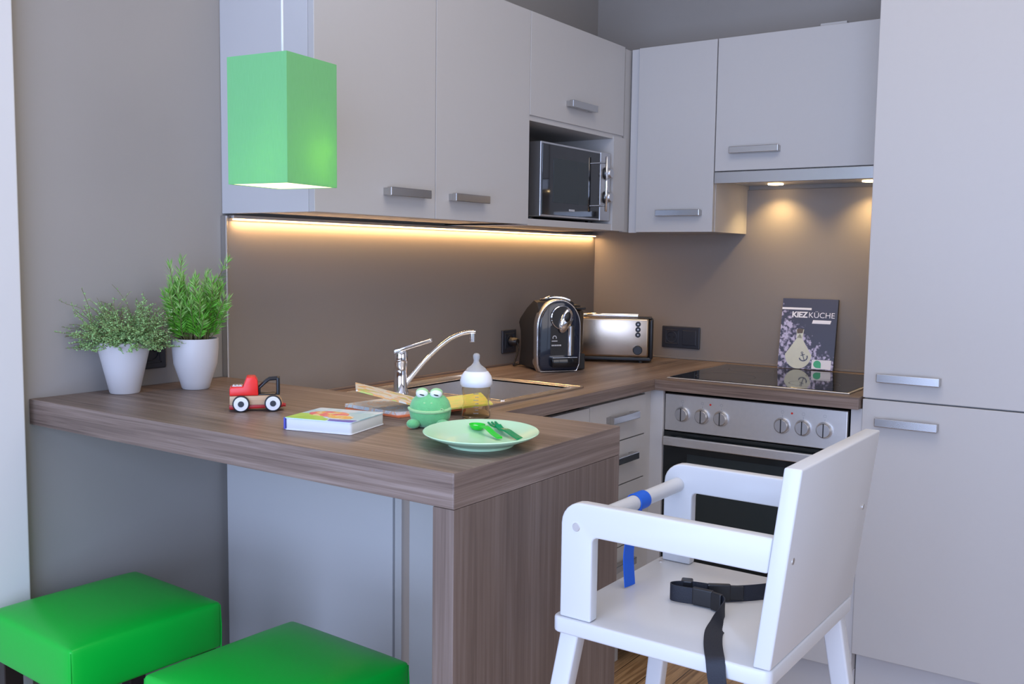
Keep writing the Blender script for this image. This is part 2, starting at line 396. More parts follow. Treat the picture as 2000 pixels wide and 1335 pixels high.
dc = thing('drawer_cabinet', 'cream drawer cabinet with bar handles in the corner behind the bar', 'cabinet', (-1.0, -.57, 0))
b = BM(); box(b, -.998, -.66, -.555, -.02, .12, .66); box(b, -.998, -.66, -.555, -.54, .66, ZC-TC-.002); part('carcass', b, 'cab', dc)
zs_ = [.868, .744, .610, .42, .13]
for i in range(4):
    b = BM(); box(b, -1.000, -.657, -.576, -.557, zs_[i+1]+.0018, zs_[i]-.0018, .001); dr = part('drawer', b, 'cab', dc)
    handle(dr, (-.905, -.576, zs_[i]-.052), (-.742, -.576, zs_[i]-.052), (0, -1, 0))
b = BM(); box(b, -.998, -.66, -.50, -.485, 0, .118); part('plinth', b, 'cab', dc)
cf = thing('corner_filler', 'narrow cream corner filler strips between the drawers and the oven', 'cabinet filler', (-.62, -.59, 0))
b = BM(); box(b, -.654, -.612, -.570, -.556, .12, ZC-TC-.001, .001); part('strip', b, 'cab', cf)
b = BM(); box(b, -.612, -.596, -.612, -.556, .12, ZC-TC-.001, .001); part('strip', b, 'cab_side', cf)
ff = thing('filler_strip', 'narrow cream filler strip between the oven and the tall cabinet', 'cabinet filler', (-.6, -1.19, 0))
b = BM(); box(b, -.594, -.40, -1.2092, -1.178, .1205, ZC-TC-.001, .001); part('strip', b, 'cab_side', ff)
# ---------------------------------------------------------------- oven
ov = thing('oven', 'built-in oven with steel control panel under the hob', 'oven', (-.6, -.9, .12))
YO0, YO1 = -.616, -1.172
b = BM(); box(b, -.585, -.06, YO1+.006, YO0-.006, .13, .862); part('body', b, 'black_soft', ov)
b = BM(); box(b, -.604, -.586, YO1, YO0, .752, .866, .002); cp = part('control_panel', b, 'steel', ov)
for i, y in enumerate((-.675, -.740, -.801, -.988, -1.049, -1.110)):
    b = BM(); cyl(b, (-.604, y, .806), (-.610, y, .806), .0235, 36, bev=.001); cyl(b, (-.609, y, .806), (-.618, y, .806), .0215, 36, .020, bev=.002)
    kn = part('knob', b, 'alu', ov, smooth=30)
    b = BM(); box(b, -.6186, -.617, y-.0015, y+.0015, .7865, .8255); part('pointer', b, 'black', kn)
    b = BM()
    for k in range(10):
        a = 2*PI*k/10; box(b, -.6048, -.6041, y-.0040*math.cos(a)-.0005, y-.0040*math.cos(a)+.0005, .8455+.0040*math.sin(a)-.0004, .8455+.0040*math.sin(a)+.0004)
    box(b, -.6048, -.6041, y-.0003, y+.0003, .831, .837); part('dial_marking', b, 'mark', cp)
for y in (-.766, -1.016):
    b = BM(); cyl(b, (-.603, y, .8445), (-.606, y, .8445), .003, 16); part('indicator_lamp', b, 'redlamp', cp)
b = BM(); box(b, -.606, -.586, YO1, YO0, .335, .749, .002); od = part('door', b, 'oven_glass', ov)
b = BM(); box(b, -.6075, -.6058, -1.09, -.695, .40, .685, .0003); part('window', b, 'oven_window', od)
b = BM(); box(b, -.640, -.628, YO1+.012, YO0-.012, .711, .738, .002)
for y in (YO0-.05, YO1+.05): box(b, -.629, -.604, y-.01, y+.01, .715, .734, .001)
part('handle', b, 'steel', od)
b = BM()
for z in (.42, .432, .444): box(b, -.6078, -.6074, -.7225, -.7215, z, z+.003)
part('printed_marks', b, 'silver_mark', od)
b = BM(); box(b, -.602, -.586, YO1, YO0, .13, .325, .0015); part('lower_drawer', b, 'cab', ov)
b = BM(); box(b, -.56, -.545, -1.21, -.60, 0, .12); pl = thing('plinth', 'grey plinth board on the floor under the oven', 'plinth', (-.55, -.9, 0)); part('board', b, 'cab_side', pl)

# ---------------------------------------------------------------- hob
hb = thing('ceramic_hob', 'black glass ceramic hob with steel frame and the cookbook on it', 'hob', (-.345, -.89, ZC))
HX0, HX1, HY0, HY1 = -.580, -.105, -1.168, -.607
b = BM(); box(b, HX0, HX1, HY0, HY1, ZC+.0003, ZC+.004, .0015)
part('frame', b, 'steel', hb)
b = BM(); box(b, HX0+.007, HX1-.007, HY0+.007, HY1-.007, ZC+.003, ZC+.0055, .0006); gl = part('glass', b, 'ceran', hb)
for (cx, cy, r) in ((-.455, -.75, .09), (-.455, -1.03, .072), (-.235, -.75, .072), (-.235, -1.03, .09)):
    b = BM(); lathe(b, [(r, ZC+.00552), (r+.0012, ZC+.0057), (r+.0024, ZC+.00552)], 64, Matrix.Translation((cx, cy, 0))); part('cooking_zone_ring', b, 'anthracite', gl)

# ---------------------------------------------------------------- tall cabinet
tc_ = thing('tall_cabinet', 'tall cream built-in fridge cabinet with two bar handles on the right', 'cabinet', (XT, -T-.3, 0))
YT0 = -T-.62
b = BM(); box(b, XT+.021, -.005, YT0, -T-.001, ZD, 2.34, .001); part('carcass', b, 'cab_side', tc_)
b = BM(); box(b, XT, XT+.019, YT0, -T, ZS+.002, 2.335, .0015); du_ = part('door', b, 'cab', tc_)
handle(du_, (XT, -1.249, .968), (XT, -1.409, .968), (-1, 0, 0), .023)
b = BM(); box(b, XT, XT+.019, YT0, -T, ZD, ZS-.002, .0015); dl = part('door', b, 'cab', tc_)
handle(dl, (XT, -1.249, .847), (XT, -1.409, .847), (-1, 0, 0), .023)
b = BM(); box(b, XT+.045, -.02, YT0, -T-.002, .0, ZD-.002, .001); part('plinth', b, 'cab_side', tc_)

# ---------------------------------------------------------------- wall cabinets, sink wall
TH = .017
wc = thing('wall_cabinet', 'double-door cream wall cabinet above the sink, beside the green lamp', 'cabinet', (XA0, 0, ZU))
b = BM(); box(b, XA0, XA0+TH, -DU+.02, -.001, ZU, ZT, .001); part('side_panel', b, 'cab_side', wc)
b = BM(); box(b, XA0+TH, XA2, -DU+.022, -.001, ZU+.004, ZT-.001); part('carcass', b, 'cab', wc)
for (x0, x1, hx0, hx1) in ((XA0, XA1-.0012, -1.567, -1.415), (XA1+.0012, XA2-.0012, -1.314, -1.163)):
    b = BM(); box(b, x0, x1, -DU, -DU+.019, ZU, ZT, .0012); dd = part('door', b, 'cab', wc)
    handle(dd, (hx0, -DU, 1.436), (hx1, -DU, 1.436), (0, -1, 0))

mw = thing('wall_cabinet', 'cream wall cabinet with flap door above the open microwave niche', 'cabinet', (XA2, 0, ZU))
b = BM()
box(b, XA2+.001, XA2+TH, -DU+.022, -.001, ZU, ZT); box(b, XA3-.065, XA3+.022, -DU+.001, -.001, ZU-.003, ZM-.004)
box(b, XA3-TH, XA3, -DU+.022, -.001, ZM, ZT)
box(b, XA2+.001, XA3-.001, -DU+.005, -.001, ZU-.002, ZU+.018); box(b, XA2+.001, XA3-.001, -DU+.005, -.001, ZM-.012, ZM+.003)
box(b, XA2+.001, XA3-.001, -DU+.022, -.001, ZT-.018, ZT); box(b, XA2+.001, XA3-.001, -.012, -.001, ZU, ZT)
part('carcass', b, 'cab', mw)
b = BM(); box(b, XA2+.0012, XA3, -DU, -DU+.019, ZM+.003, ZT, .0012); dd = part('flap_door', b, 'cab', mw)
handle(dd, (-.735, -DU, 1.755), (-.582, -DU, 1.755), (0, -1, 0))

# ---------------------------------------------------------------- wall cabinets, hob wall
kc = thing('wall_cabinet', 'narrow cream wall cabinet in the corner beside the extractor hood', 'cabinet', (0, YB1, ZUB))
b = BM(); box(b, -DUB+.021, -.001, YB1, -DU-.001, ZUB, ZT-.001, .001); part('carcass', b, 'cab', kc)
b = BM(); box(b, -DUB+.012, -DUB+.03, YB0+.001, -DU+.002, ZUB-.002, ZT, .001); part('filler', b, 'cab_side', kc)
b = BM(); box(b, -DUB, -DUB+.019, YB1+.001, YB0, ZUB, ZT, .0012); dd = part('door', b, 'cab', kc)
b_ = BM(); box(b_, XA3+.0225, -DUB+.030, -.308, -.296, ZUB, ZT-.001, .0008); part('filler', b_, 'cab', kc)
handle(dd, (-DUB, -.434, 1.435), (-DUB, -.594, 1.435), (-1, 0, 0))
hc_ = thing('wall_cabinet', 'wide cream wall cabinet above the extractor hood', 'cabinet', (0, -.9, ZH))
b = BM(); box(b, -DUB+.021, -.001, -T, YB1-.002, ZH+.01, ZT-.001, .001); part('carcass', b, 'cab', hc_)
b = BM(); box(b, -DUB, -DUB+.019, -T, YB1-.0025, ZH, ZT, .0012); dd = part('flap_door', b, 'cab', hc_)
handle(dd, (-DUB, -.690, 1.632), (-DUB, -.852, 1.632), (-1, 0, 0))
b = BM(); box(b, -.28, -.10, -1.03, -.95, ZT, ZT+.016, .001); part('top_cover', b, 'cab', hc_)

hd = thing('extractor_hood', 'slim steel pull-out extractor hood with two small lamps over the hob', 'hood', (0, -.9, 1.53))
b = BM(); box(b, -DUB-.002, -DUB+.016, -T+.001, YB1-.0025, 1.528, 1.5655, .0015); part('front_bar', b, 'handle', hd)
b = BM(); box(b, -DUB+.017, -.018, -T+.001, YB1-.0025, 1.540, 1.5675); part('underside', b, 'steel', hd)
for y in (-.757, -1.07):
    b = BM(); cyl(b, (-.085, y, 1.540), (-.085, y, 1.5365), .026, 32, bev=.001); part('lamp', b, 'lamp_disc', hd)
    l = bpy.data.lights.new('hood_lamp_light', 'SPOT'); l.energy = 5.6; l.color = (1, .68, .30); l.spot_size = rad(125); l.spot_blend = .8; l.shadow_soft_size = .02
    lo = bpy.data.objects.new('hood_lamp_light', l); COL.objects.link(lo); lo.parent = hd
    lo.location = Vector((-.085, y, 1.533)) - Vector((0, -.9, 1.53)); lo.rotation_euler = (0, rad(-4), 0)

# ---------------------------------------------------------------- LED strip
ls = thing('led_light_strip', 'glowing warm white light strip under the wall cabinets along the splashback', 'light strip', (XA0, -.03, ZU))
b = BM(); box(b, -1.785, -.028, -.034, -EW-.0005, 1.366, ZU-.0035, .0008); part('housing', b, 'alu', ls)
b = BM(); box(b, -1.776, -.033, -.029, -EW-.003, 1.362, 1.3662); part('diffuser', b, 'led', ls)
lo = area('led_strip_light', (-.905, -.026, 1.360), (-.905, -.0185, 1.20), 1.74, .008, 3.1, (1, .60, .26)); lo.parent = ls
lo.location = lo.location-ls.location

# ---------------------------------------------------------------- pendant lamp
pa = .12; PX, PY, PW, PZ1, PZ0 = -2.067, -.522, .07, 1.638, 1.409
pd = thing('pendant_lamp', 'green square fabric pendant lamp hanging over the bar', 'lamp', (PX, PY, PZ0), pa)
b = bmesh.new(); n_ = 12
ring = lambda z, h: [b.verts.new(p) for p in ((-h, -h, z), (h, -h, z), (h, h, z), (-h, h, z))]
A = ring(0, PW); B = ring(PZ1-PZ0, PW); A2 = ring(0, PW-.002); B2 = ring(PZ1-PZ0, PW-.002)
for k in range(4):
    j = (k+1) % 4
    b.faces.new((A[k], A[j], B[j], B[k])); b.faces.new((A2[j], A2[k], B2[k], B2[j])); b.faces.new((A[j], A[k], A2[k], A2[j])); b.faces.new((B[k], B[j], B2[j], B2[k]))
bb = BM(); merge(bb, b); part('shade', bb, 'shade', pd, True)
b = BM(); box(b, -PW+.0022, PW-.0022, -PW+.0022, PW-.0022, .0008, .0022); part('bottom_diffuser', b, 'diffuser', pd, True)
b = BM(); cyl(b, (0, 0, .10), (0, 0, .17), .018, 20, bev=.003); cyl(b, (0, 0, .17), (0, 0, .225), .010, 16); box(b, -PW+.002, PW-.002, -.002, .002, .215, .219); box(b, -.002, .002, -PW+.002, PW-.002, .215, .219); part('socket', b, 'white_plastic', pd, True)
b = BM(); ellipsoid(b, (0, 0, .078), (.024, .024, .028)); part('bulb', b, 'diffuser', pd, True, smooth=60)
b = BM(); tube(b, [(0, 0, .22), (0, 0, RZ-PZ0-.02)], .0022, 8); part('cord', b, 'cord', pd, True)
b = BM(); cyl(b, (0, 0, RZ-PZ0-.03), (0, 0, RZ-PZ0-.001), .045, 32, bev=.004); part('ceiling_cap', b, 'white_plastic', pd, True, smooth=40)
l = bpy.data.lights.new('pendant_bulb_light', 'POINT'); l.energy = .6; l.color = (1, .80, .42); l.shadow_soft_size = .018
lo = bpy.data.objects.new('pendant_bulb_light', l); COL.objects.link(lo); lo.parent = pd; lo.location = (0.02, -.02, .062)

# ---------------------------------------------------------------- sink
sk = thing('sink', 'inset stainless steel sink with bowl and ribbed drainer', 'sink', (-1.3, -.3, ZC))
b = BM(); z0, z1 = ZC+.0004, ZC+.004
box(b, SX0, BX0, SY0, SY1, z0, z1-.0015); box(b, BX1, SX1, SY0, SY1, z0, z1-.0015)
box(b, BX0, BX1, SY0, BY0, z0, z1-.0015); box(b, BX0, BX1, BY1, SY1, z0, z1-.0015)
for (x0, x1, y0, y1) in ((SX0, SX1, SY0, SY0+.006), (SX0, SX1, SY1-.006, SY1), (SX0, SX0+.006, SY0, SY1), (SX1-.006, SX1, SY0, SY1)):
    box(b, x0, x1, y0, y1, z0, z1+.003, .0015)
for (x0, x1, y0, y1) in ((BX0, BX1, BY0-.006, BY0), (BX0, BX1, BY1, BY1+.006), (BX0-.006, BX0, BY0, BY1), (BX1, BX1+.006, BY0, BY1)):
    box(b, x0, x1, y0, y1, z0+.001, z1+.002, .001)
part('rim', b, 'steel_rim', sk)
b = BM()
box(b, BX0, BX1, BY0, BY1, ZC-.17, ZC-.168)
for (x0, x1, y0, y1) in ((BX0-.001, BX0, BY0, BY1), (BX1, BX1+.001, BY0, BY1), (BX0, BX1, BY0-.001, BY0), (BX0, BX1, BY1, BY1+.001)): box(b, x0, x1, y0, y1, ZC-.17, z1)
part('bowl', b, 'steel', sk)
b = BM()
for k in range(9):
    y = -.475+k*.038; cyl(b, (SX0+.03, y, z1-.0035), (-1.48, y, z1-.0035), .004, 10)
part('drainer_ribs', b, 'steel_rim', sk, smooth=60)
# ---------------------------------------------------------------- faucet
fx, fy, fz = -1.375, -.205, ZC+.0035
fc = thing('faucet', 'chrome single-lever faucet with long slanting spout at the sink', 'faucet', (fx, fy, fz))
b = BM(); lathe(b, [(0, 0), (.022, 0), (.0215, .004), (.0185, .008), (.0175, .06), (.0175, .078), (.019, .082), (.019, .112), (.015, .118), (0, .118)], 36, Matrix.Translation((fx, fy, fz))); part('body', b, 'chrome', fc, smooth=40)
vx, vy = .665, -.747  # picture-plane direction
def F(a, z, o=0): return (fx+a*vx, fy+a*vy, z)
sp = smooth_path([F(.012, .936), F(.03, .960), F(.075, 1.012), F(.12, 1.052), F(.152, 1.070), F(.182, 1.078), F(.200, 1.078)], 6)
b = BM(); tube(b, sp, [.0075-.0022*i/len(sp) for i in range(len(sp))], 16); part('spout', b, 'chrome', fc, smooth=50)
b = BM(); x, y, z = F(.192, 1.078); cyl(b, (x, y, 1.052), (x, y, 1.076), .0085, 20, bev=.001); part('aerator', b, 'chrome', fc, smooth=40)
b = BM(); dd_ = Vector((vx, vy, 0))
mt = Matrix((dd_, Vector((0, 0, 1)).cross(dd_), Vector((0, 0, 1)))).transposed().to_4x4(); mt.translation = Vector((fx, fy, fz+.117)); mt = mt @ Matrix.Rotation(rad(-17), 4, 'Y')
prism(b, [(-.020, -.014), (.0, -.017), (.03, -.011), (.085, -.007), (.090, 0), (.085, .007), (.03, .011), (0, .017), (-.020, .014)], -.004, .006, 'xy', .002, mt)
part('lever', b, 'chrome', fc, smooth=40)

# ---------------------------------------------------------------- sockets
def socket(loc, rotz, plates, label, zc, plug=None):
    """plates: list of 'socket' / 'blank' along local +x, plate faces local -y"""
    o = thing('wall_socket', label, 'socket', loc, rotz)
    n = len(plates); w_ = .071; Wd = w_*n+.010
    b = BM(); box(b, 0, Wd, -.009, 0, -.0405, .0405, .003); fr = part('frame', b, 'anthracite', o, True)
    for i, k in enumerate(plates):
        x = .005+w_*i+w_/2
        b = BM()
        if k == 'blank': box(b, x-.0275, x+.0275, -.0115, -.008, -.0275, .0275, .002); part('blank_cover', b, 'anthracite', o, True)
        else:
            mt = Matrix.Translation((x, -.008, 0)) @ Matrix.Rotation(rad(90), 4, 'X')
            lathe(b, [(.0215, -.0), (.0215, .0036), (.0205, .004), (.0195, .0036), (.019, .0008), (0, .0008)], 36, mt)
            box(b, x-.0275, x+.0275, -.0105, -.008, -.0275, -.0225, .001); box(b, x-.0275, x+.0275, -.0105, -.008, .0225, .0275, .001)
            box(b, x-.0275, x-.0225, -.0105, -.008, -.0275, .0275, .001); box(b, x+.0225, x+.0275, -.0105, -.008, -.0275, .0275, .001)
            si = part('socket_insert', b, 'anthracite', o, True)
            b = BM(); 
            for s in (-.0095, .0095): cyl(b, (x+s, -.0115, 0), (x+s, -.0085, 0), .0026, 12)
            part('pin_holes', b, 'dark', si, True)
    return o
socket((-EW, -.318, .991), -PI/2, ['socket', 'blank'], 'anthracite double wall plate with socket to the right of the toaster', 0)
socket((-2.043, -.001, 1.060), 0, ['socket'], 'anthracite wall socket behind the two herb pots', 0)
s3 = socket((-.645, -EW, .992), 0, ['socket'], 'anthracite wall socket left of the coffee machine', 0)
# ---------------------------------------------------------------- microwave
mv = thing('microwave_oven', 'steel and black microwave oven in the open niche of the wall cabinet', 'microwave', (-.64, -.2, ZU+.018))
MZ0, MZ1, MY = 1.405, 1.630, -.312
b = BM(); box(b, -.86, -.440, MY+.045, -.03, MZ0, MZ1, .003); part('body', b, 'anthracite', mv)
b = BM(); box(b, -.862, -.503, MY+.003, MY+.045, MZ0, MZ1, .002); fr = part('door', b, 'alu', mv)
b = BM(); box(b, -.856, -.509, MY, MY+.004, MZ0+.006, MZ1-.006, .001); gl = part('door_glass', b, 'gloss_black', fr)
b = BM(); box(b, -.795, -.585, MY-.0008, MY+.001, MZ0+.045, MZ1-.045, .0003); part('window', b, 'oven_window', gl)
b = BM(); box(b, -.502, -.436, MY+.001, MY+.045, MZ0, MZ1, .002); cp = part('control_panel', b, 'alu', mv)
for z in (1.562, 1.483):
    b = BM(); cyl(b, (-.466, MY+.001, z), (-.466, MY-.004, z), .021, 28, bev=.001); part('knob_collar', b, 'black', cp)
    b = BM(); cyl(b, (-.466, MY-.003, z), (-.466, MY-.022, z), .0185, 28, .016, bev=.002); part('knob', b, 'alu', cp, smooth=40)
b = BM(); cyl(b, (-.520, MY-.032, 1.433), (-.520, MY-.032, 1.612), .0045, 16, bev=.001)
for z in (1.453, 1.592): cyl(b, (-.520, MY, z), (-.520, MY-.032, z), .003, 12)
part('handle', b, 'chrome', fr, smooth=50)
for x in (-.83, -.47):
    for y in (-.25, -.06):
        b = BM(); cyl(b, (x, y, ZU+.0183), (x, y, MZ0+.001), .012, 16); part('foot', b, 'black', mv)
b = BM()
for k in range(4): box(b, -.70+k*.009, -.694+k*.009, MY-.0004, MY+.001, MZ0+.022, MZ0+.028)
part('maker_mark', b, 'silver_mark', gl)

# ---------------------------------------------------------------- coffee machine
ca = math.atan2(-.57, .82)     # local +x = right of the front, local -y = outwards (front)
cm = thing('coffee_machine', 'black and chrome capsule coffee machine in the worktop corner', 'coffee machine', (-.668, -.262, ZC+.0005), ca)
# local frame: x width +-.068, y from -0 (front) to +.19 (rear)
def arch(hw, h, n=20, r=.9, z0=0):
    P = [(hw*.86, z0), (hw*.97, z0+.02), (hw, z0+.06)]
    for k in range(n+1):
        a = PI*k/n; P.append((hw*math.cos(a), h-hw*1.15+hw*1.15*math.sin(a)))
    P += [(-hw, z0+.06), (-hw*.97, z0+.02), (-hw*.86, z0)]
    return P
# body side profile (y,z), swept in x, with tapered rear
prof = [(.012, .006), (.012, .20), (.03, .226), (.06, .232), (.12, .205), (.185, .165), (.195, .15), (.178, .12), (.172, .08), (.185, .03), (.19, .006)]
b = BM(); prism(b, prof, -.066, .066, 'yz', .006); part('body', b, 'black_soft', cm, True, smooth=35)
b = BM(); prism(b, arch(.077, .236), .0, .030, 'xz', .004); part('front_shell', b, 'alu', cm, True, smooth=35)
b = BM(); prism(b, arch(.072, .230, z0=.006), -.012, .004, 'xz', .005, seg=3); ff_ = part('front_face', b, 'navy_gloss', cm, True, smooth=35)
# chrome outline
P = arch(.074, .233, z0=.003); pts = [(x, -.002, z) for x, z in P]
b = BM(); tube(b, pts+[pts[0]], .0024, 8, False); part('chrome_outline', b, 'chrome', ff_, True, smooth=60)
b = BM(); prism(b, [(-.034, .055), (.05, .055), (.05, .150), (.035, .158), (-.02, .158), (-.034, .150)], -.0135, -.011, 'xz', .001); part('cup_recess', b, 'black', ff_, True)
b = BM(); prism(b, [(-.034, .018), (.056, .018), (.058, .048), (-.036, .048)], -.034, -.010, 'xz', .005); part('drip_tray', b, 'gloss_black', cm, True, smooth=35)
b = BM(); box(b, -.032, .054, -.032, -.012, .0480, .0505, .001); part('drip_grid', b, 'chrome', cm, True)
mt = Matrix.Translation((.004, -.011, .178)) @ Matrix.Rotation(rad(90), 4, 'X')
b = BM(); lathe(b, [(.0, 0), (.038, 0), (.039, .003), (.036, .006), (.0355, .0065), (0, .0065)], 40, mt); dk = part('dial', b, 'black', cm, True, smooth=40)
b = BM(); lathe(b, [(.0375, .003), (.0385, .0065), (.0365, .0075), (.0355, .0065)], 40, mt); part('dial_ring', b, 'chrome', dk, True, smooth=60)
mt2 = Matrix.Translation((.014, -.020, .168)) @ Matrix.Rotation(rad(18), 4, 'Y')
b = BM(); ellipsoid(b, (0, 0, 0), (.019, .011, .042), mtx=mt2); lv = part('lever', b, 'chrome', cm, True, smooth=60)
b = BM(); ellipsoid(b, (0, -.008, .012), (.0105, .006, .018), mtx=mt2); part('lever_pad', b, 'black', lv, True, smooth=60)
b = BM(); cyl(b, (.032, -.017, .055), (.032, -.017, .150), .0085, 20); part('coffee_spout', b, 'chrome', cm, True, smooth=50)
b = BM()
tube(b, smooth_path([(.045, .02, .232), (.02, .03, .240), (-.02, .05, .238), (-.05, .10, .214), (-.058, .16, .18)], 6), .005, 10)
tube(b, smooth_path([(.045, .02, .232), (.055, .06, .23), (.055, .12, .207), (.05, .18, .17)], 6), .004, 10)
part('top_trim', b, 'chrome', cm, True, smooth=60)
b = BM(); prism(b, [(.04, .226), (.05, .236), (.11, .216), (.175, .178), (.17, .168)], -.048, .048, 'yz', .004); part('lid', b, 'black', cm, True, smooth=35)
b = BM(); cyl(b, (-.0675, .045, .030), (-.0660, .045, .030), .011, 20); part('side_emblem', b, 'alu', cm, True)
# small printed emblem on the front
b = BM()
for k in range(10):
    a = PI*1.2*k/9-.3; box(b, -.020+.006*math.cos(a)-.0012, -.020+.006*math.cos(a)+.0012, -.0143, -.0136, .113+.006*math.sin(a)-.0012, .113+.006*math.sin(a)+.0012)
box(b, -.030, -.010, -.0143, -.0136, .101, .1035)
for k in range(6): box(b, -.030+k*.0058, -.0262+k*.0058, -.0143, -.0136, .086, .0905)
part('front_emblem', b, 'silver_mark', ff_, True)
b = BM(); box(b, .079, .108, .035, .12, .055, .200, .012, None, 4); part('water_tank', b, 'tank', cm, True, smooth=40)
b = BM(); box(b, .076, .111, .032, .123, .200, .208, .003); ellipsoid(b, (.092, .075, .210), (.016, .02, .006)); part('tank_lid', b, 'black_soft', cm, True)
b = BM(); box(b, .0775, .110, .03, .125, .002, .0545, .004); part('tank_base', b, 'black_soft', cm, True)
# plug and cable in the socket
cb = thing('power_cable', 'black power cable and plug left of the coffee machine', 'cable', (-.62, -.03, ZC))
b = BM(); cyl(b, (-.604, -.0285, .992), (-.604, -.058, .992), .016, 24, .012, bev=.002); part('plug', b, 'black', cb, smooth=40)
b = BM(); tube(b, smooth_path([(-.604, -.056, .990), (-.612, -.066, .965), (-.640, -.072, .930), (-.645, -.070, .9155), (-.60, -.060, .9155), (-.555, -.075, .9155)], 7), .003, 10); part('cord', b, 'black', cb, smooth=60)

# ---------------------------------------------------------------- toaster
ta = math.atan2(-.2270, .1130)
ts = thing('toaster', 'long slot steel toaster with black ends beside the coffee machine', 'toaster', (-.225-.0125, -.402+.030, ZC+.0005), ta)
# local: +x right along front, x from -.285 to 0 ; +y towards the wall
b = BM(); box(b, -.290, .010, .004, .090, .006, .020, .004); part('base', b, 'black', ts, True)
b = BM(); box(b, -.280, 0, 0, .094, .018, .160, .010, None, 3); part('steel_case', b, 'steel_warm', ts, True, smooth=40)
b = BM(); box(b, .0, .014, .003, .091, .012, .157, .006, None, 3); part('end_cap', b, 'black', ts, True, smooth=40)
b = BM(); box(b, -.294, -.280, .003, .091, .012, .157, .006, None, 3); part('end_cap', b, 'black', ts, True, smooth=40)
b = BM(); box(b, -.275, -.015, .030, .064, .1600, .1625, .001); box(b, -.02, .008, .006, .088, .157, .1612, .002); part('slot_rim', b, 'black', ts, True)
b = BM(); box(b, -.27, -.04, .012, .020, .163, .170, .002); box(b, -.27, -.04, .074, .082, .163, .170, .002); part('warming_rack', b, 'chrome', ts, True)
for z in (.138, .119, .100):
    mt = Matrix.Translation((-.040, .0005, z)) @ Matrix.Rotation(rad(90), 4, 'X')
    b = BM(); lathe(b, [(0, 0), (.0095, 0), (.0095, .002), (.008, .0035), (0, .0035)], 24, mt); bt = part('button', b, 'black', ts, True, smooth=40)
    b = BM(); lathe(b, [(0, .0036), (.0028, .0036), (.0028, .0042), (0, .0042)], 12, mt); part('button_symbol', b, 'silver_mark', bt, True)
mt = Matrix.Translation((-.040, .0005, .046)) @ Matrix.Rotation(rad(90), 4, 'X')
b = BM(); lathe(b, [(0, 0), (.0165, 0), (.0165, .010), (.0145, .013), (0, .013)], 28, mt); part('browning_dial', b, 'black', ts, True, smooth=40)
for x in (-.26, -.03):
    for y in (.015, .078):
        b = BM(); cyl(b, (x, y, 0), (x, y, .007), .008, 12); part('foot', b, 'black', ts, True)

# ---------------------------------------------------------------- cookbook leaning on the splashback
def cover_mat():
    m = bpy.data.materials.new('cookbook_cover'); m.use_nodes = True; nt = m.node_tree; N = nt.nodes; L = nt.links.new
    b = N['Principled BSDF']; b.inputs['Roughness'].default_value = .35
    tc = N.new('ShaderNodeTexCoord')
    v = N.new('ShaderNodeTexVoronoi'); v.inputs['Scale'].default_value = 70; L(tc.outputs['Object'], v.inputs['Vector'])
    n = N.new('ShaderNodeTexNoise'); n.inputs['Scale'].default_value = 120; n.inputs['Detail'].default_value = 5; L(tc.outputs['Object'], n.inputs['Vector'])
    ad = N.new('ShaderNodeMath'); ad.operation = 'MULTIPLY_ADD'; ad.inputs[1].default_value = .6; L(v.outputs['Distance'], ad.inputs[0]); L(n.outputs['Fac'], ad.inputs[2])
    # petals fill the lower left triangle
    sx = N.new('ShaderNodeSeparateXYZ'); L(tc.outputs['Object'], sx.inputs[0])
    k1 = N.new('ShaderNodeMath'); k1.operation = 'MULTIPLY_ADD'; k1.inputs[1].default_value = 1.05; L(sx.outputs['X'], k1.inputs[0]); L(sx.outputs['Z'], k1.inputs[2])
    r1 = N.new('ShaderNodeValToRGB'); r1.color_ramp.elements[0].position = .19; r1.color_ramp.elements[0].color = (0, 0, 0, 1); r1.color_ramp.elements[1].position = .27; r1.color_ramp.elements[1].color = (.6, .6, .6, 1)
    L(k1.outputs[0], r1.inputs[0])
    s = N.new('ShaderNodeMath'); s.operation = 'ADD'; L(ad.outputs[0], s.inputs[0]); L(r1.outputs[0], s.inputs[1])
    r = N.new('ShaderNodeValToRGB'); e = r.color_ramp.elements
    e[0].position = .70; e[0].color = (.50, .46, .62, 1); e[1].position = .92; e[1].color = (.05, .052, .085, 1); q = e.new(.80); q.color = (.20, .18, .27, 1)
    L(s.outputs[0], r.inputs[0]); L(r.outputs[0], b.inputs['Base Color']); return m
M['cover'] = cover_mat()
M['cream_print'] = mat('cream_print', (.60, .61, .50), .5, noise=.06, nscale=60)
M['white_print'] = mat('white_print', (.78, .77, .80), .5)
M['navy_print'] = mat('navy_print', (.06, .07, .13), .5)
M['green_print'] = mat('green_print', (.06, .42, .22), .5)
M['brown_print'] = mat('brown_print', (.12, .09, .07), .5)
cba = math.atan2(-.1833, .0175)
ck = thing('cookbook', 'dark cookbook with floral cover standing upright on the hob against the wall', 'book', (-.1035, -.793, ZC+.0065), cba)
lean = Matrix.Rotation(rad(-11.5), 4, 'X'); BW, BH = .184, .240
def addck(name, bm, m, par): bm.transform(lean); return part(name, bm, m, par, True)
b = BM(); prism(b, [(0, 0), (BW, 0), (BW, BH), (0, BH)], .0012, .0108, 'xz'); pg = addck('page_block', b, 'paper', ck)
b = BM(); box(b, 0, BW, 0, .0014, 0, BH); cv = addck('front_cover', b, 'cover', ck)
b = BM(); box(b, 0, BW, .0106, .012, 0, BH); addck('back_cover', b, 'brown_print', ck)
b = BM(); box(b, BW-.0006, BW+.0008, 0, .012, 0, BH); addck('spine', b, 'black_soft', ck)
R90 = Matrix.Rotation(rad(90), 4, 'X')
b = text_bm('KIEZ', .027, Matrix.Translation((.034, -.0004, .176)) @ R90, bold=.0009, space=.92); addck('cover_title', b, 'white_print', cv)
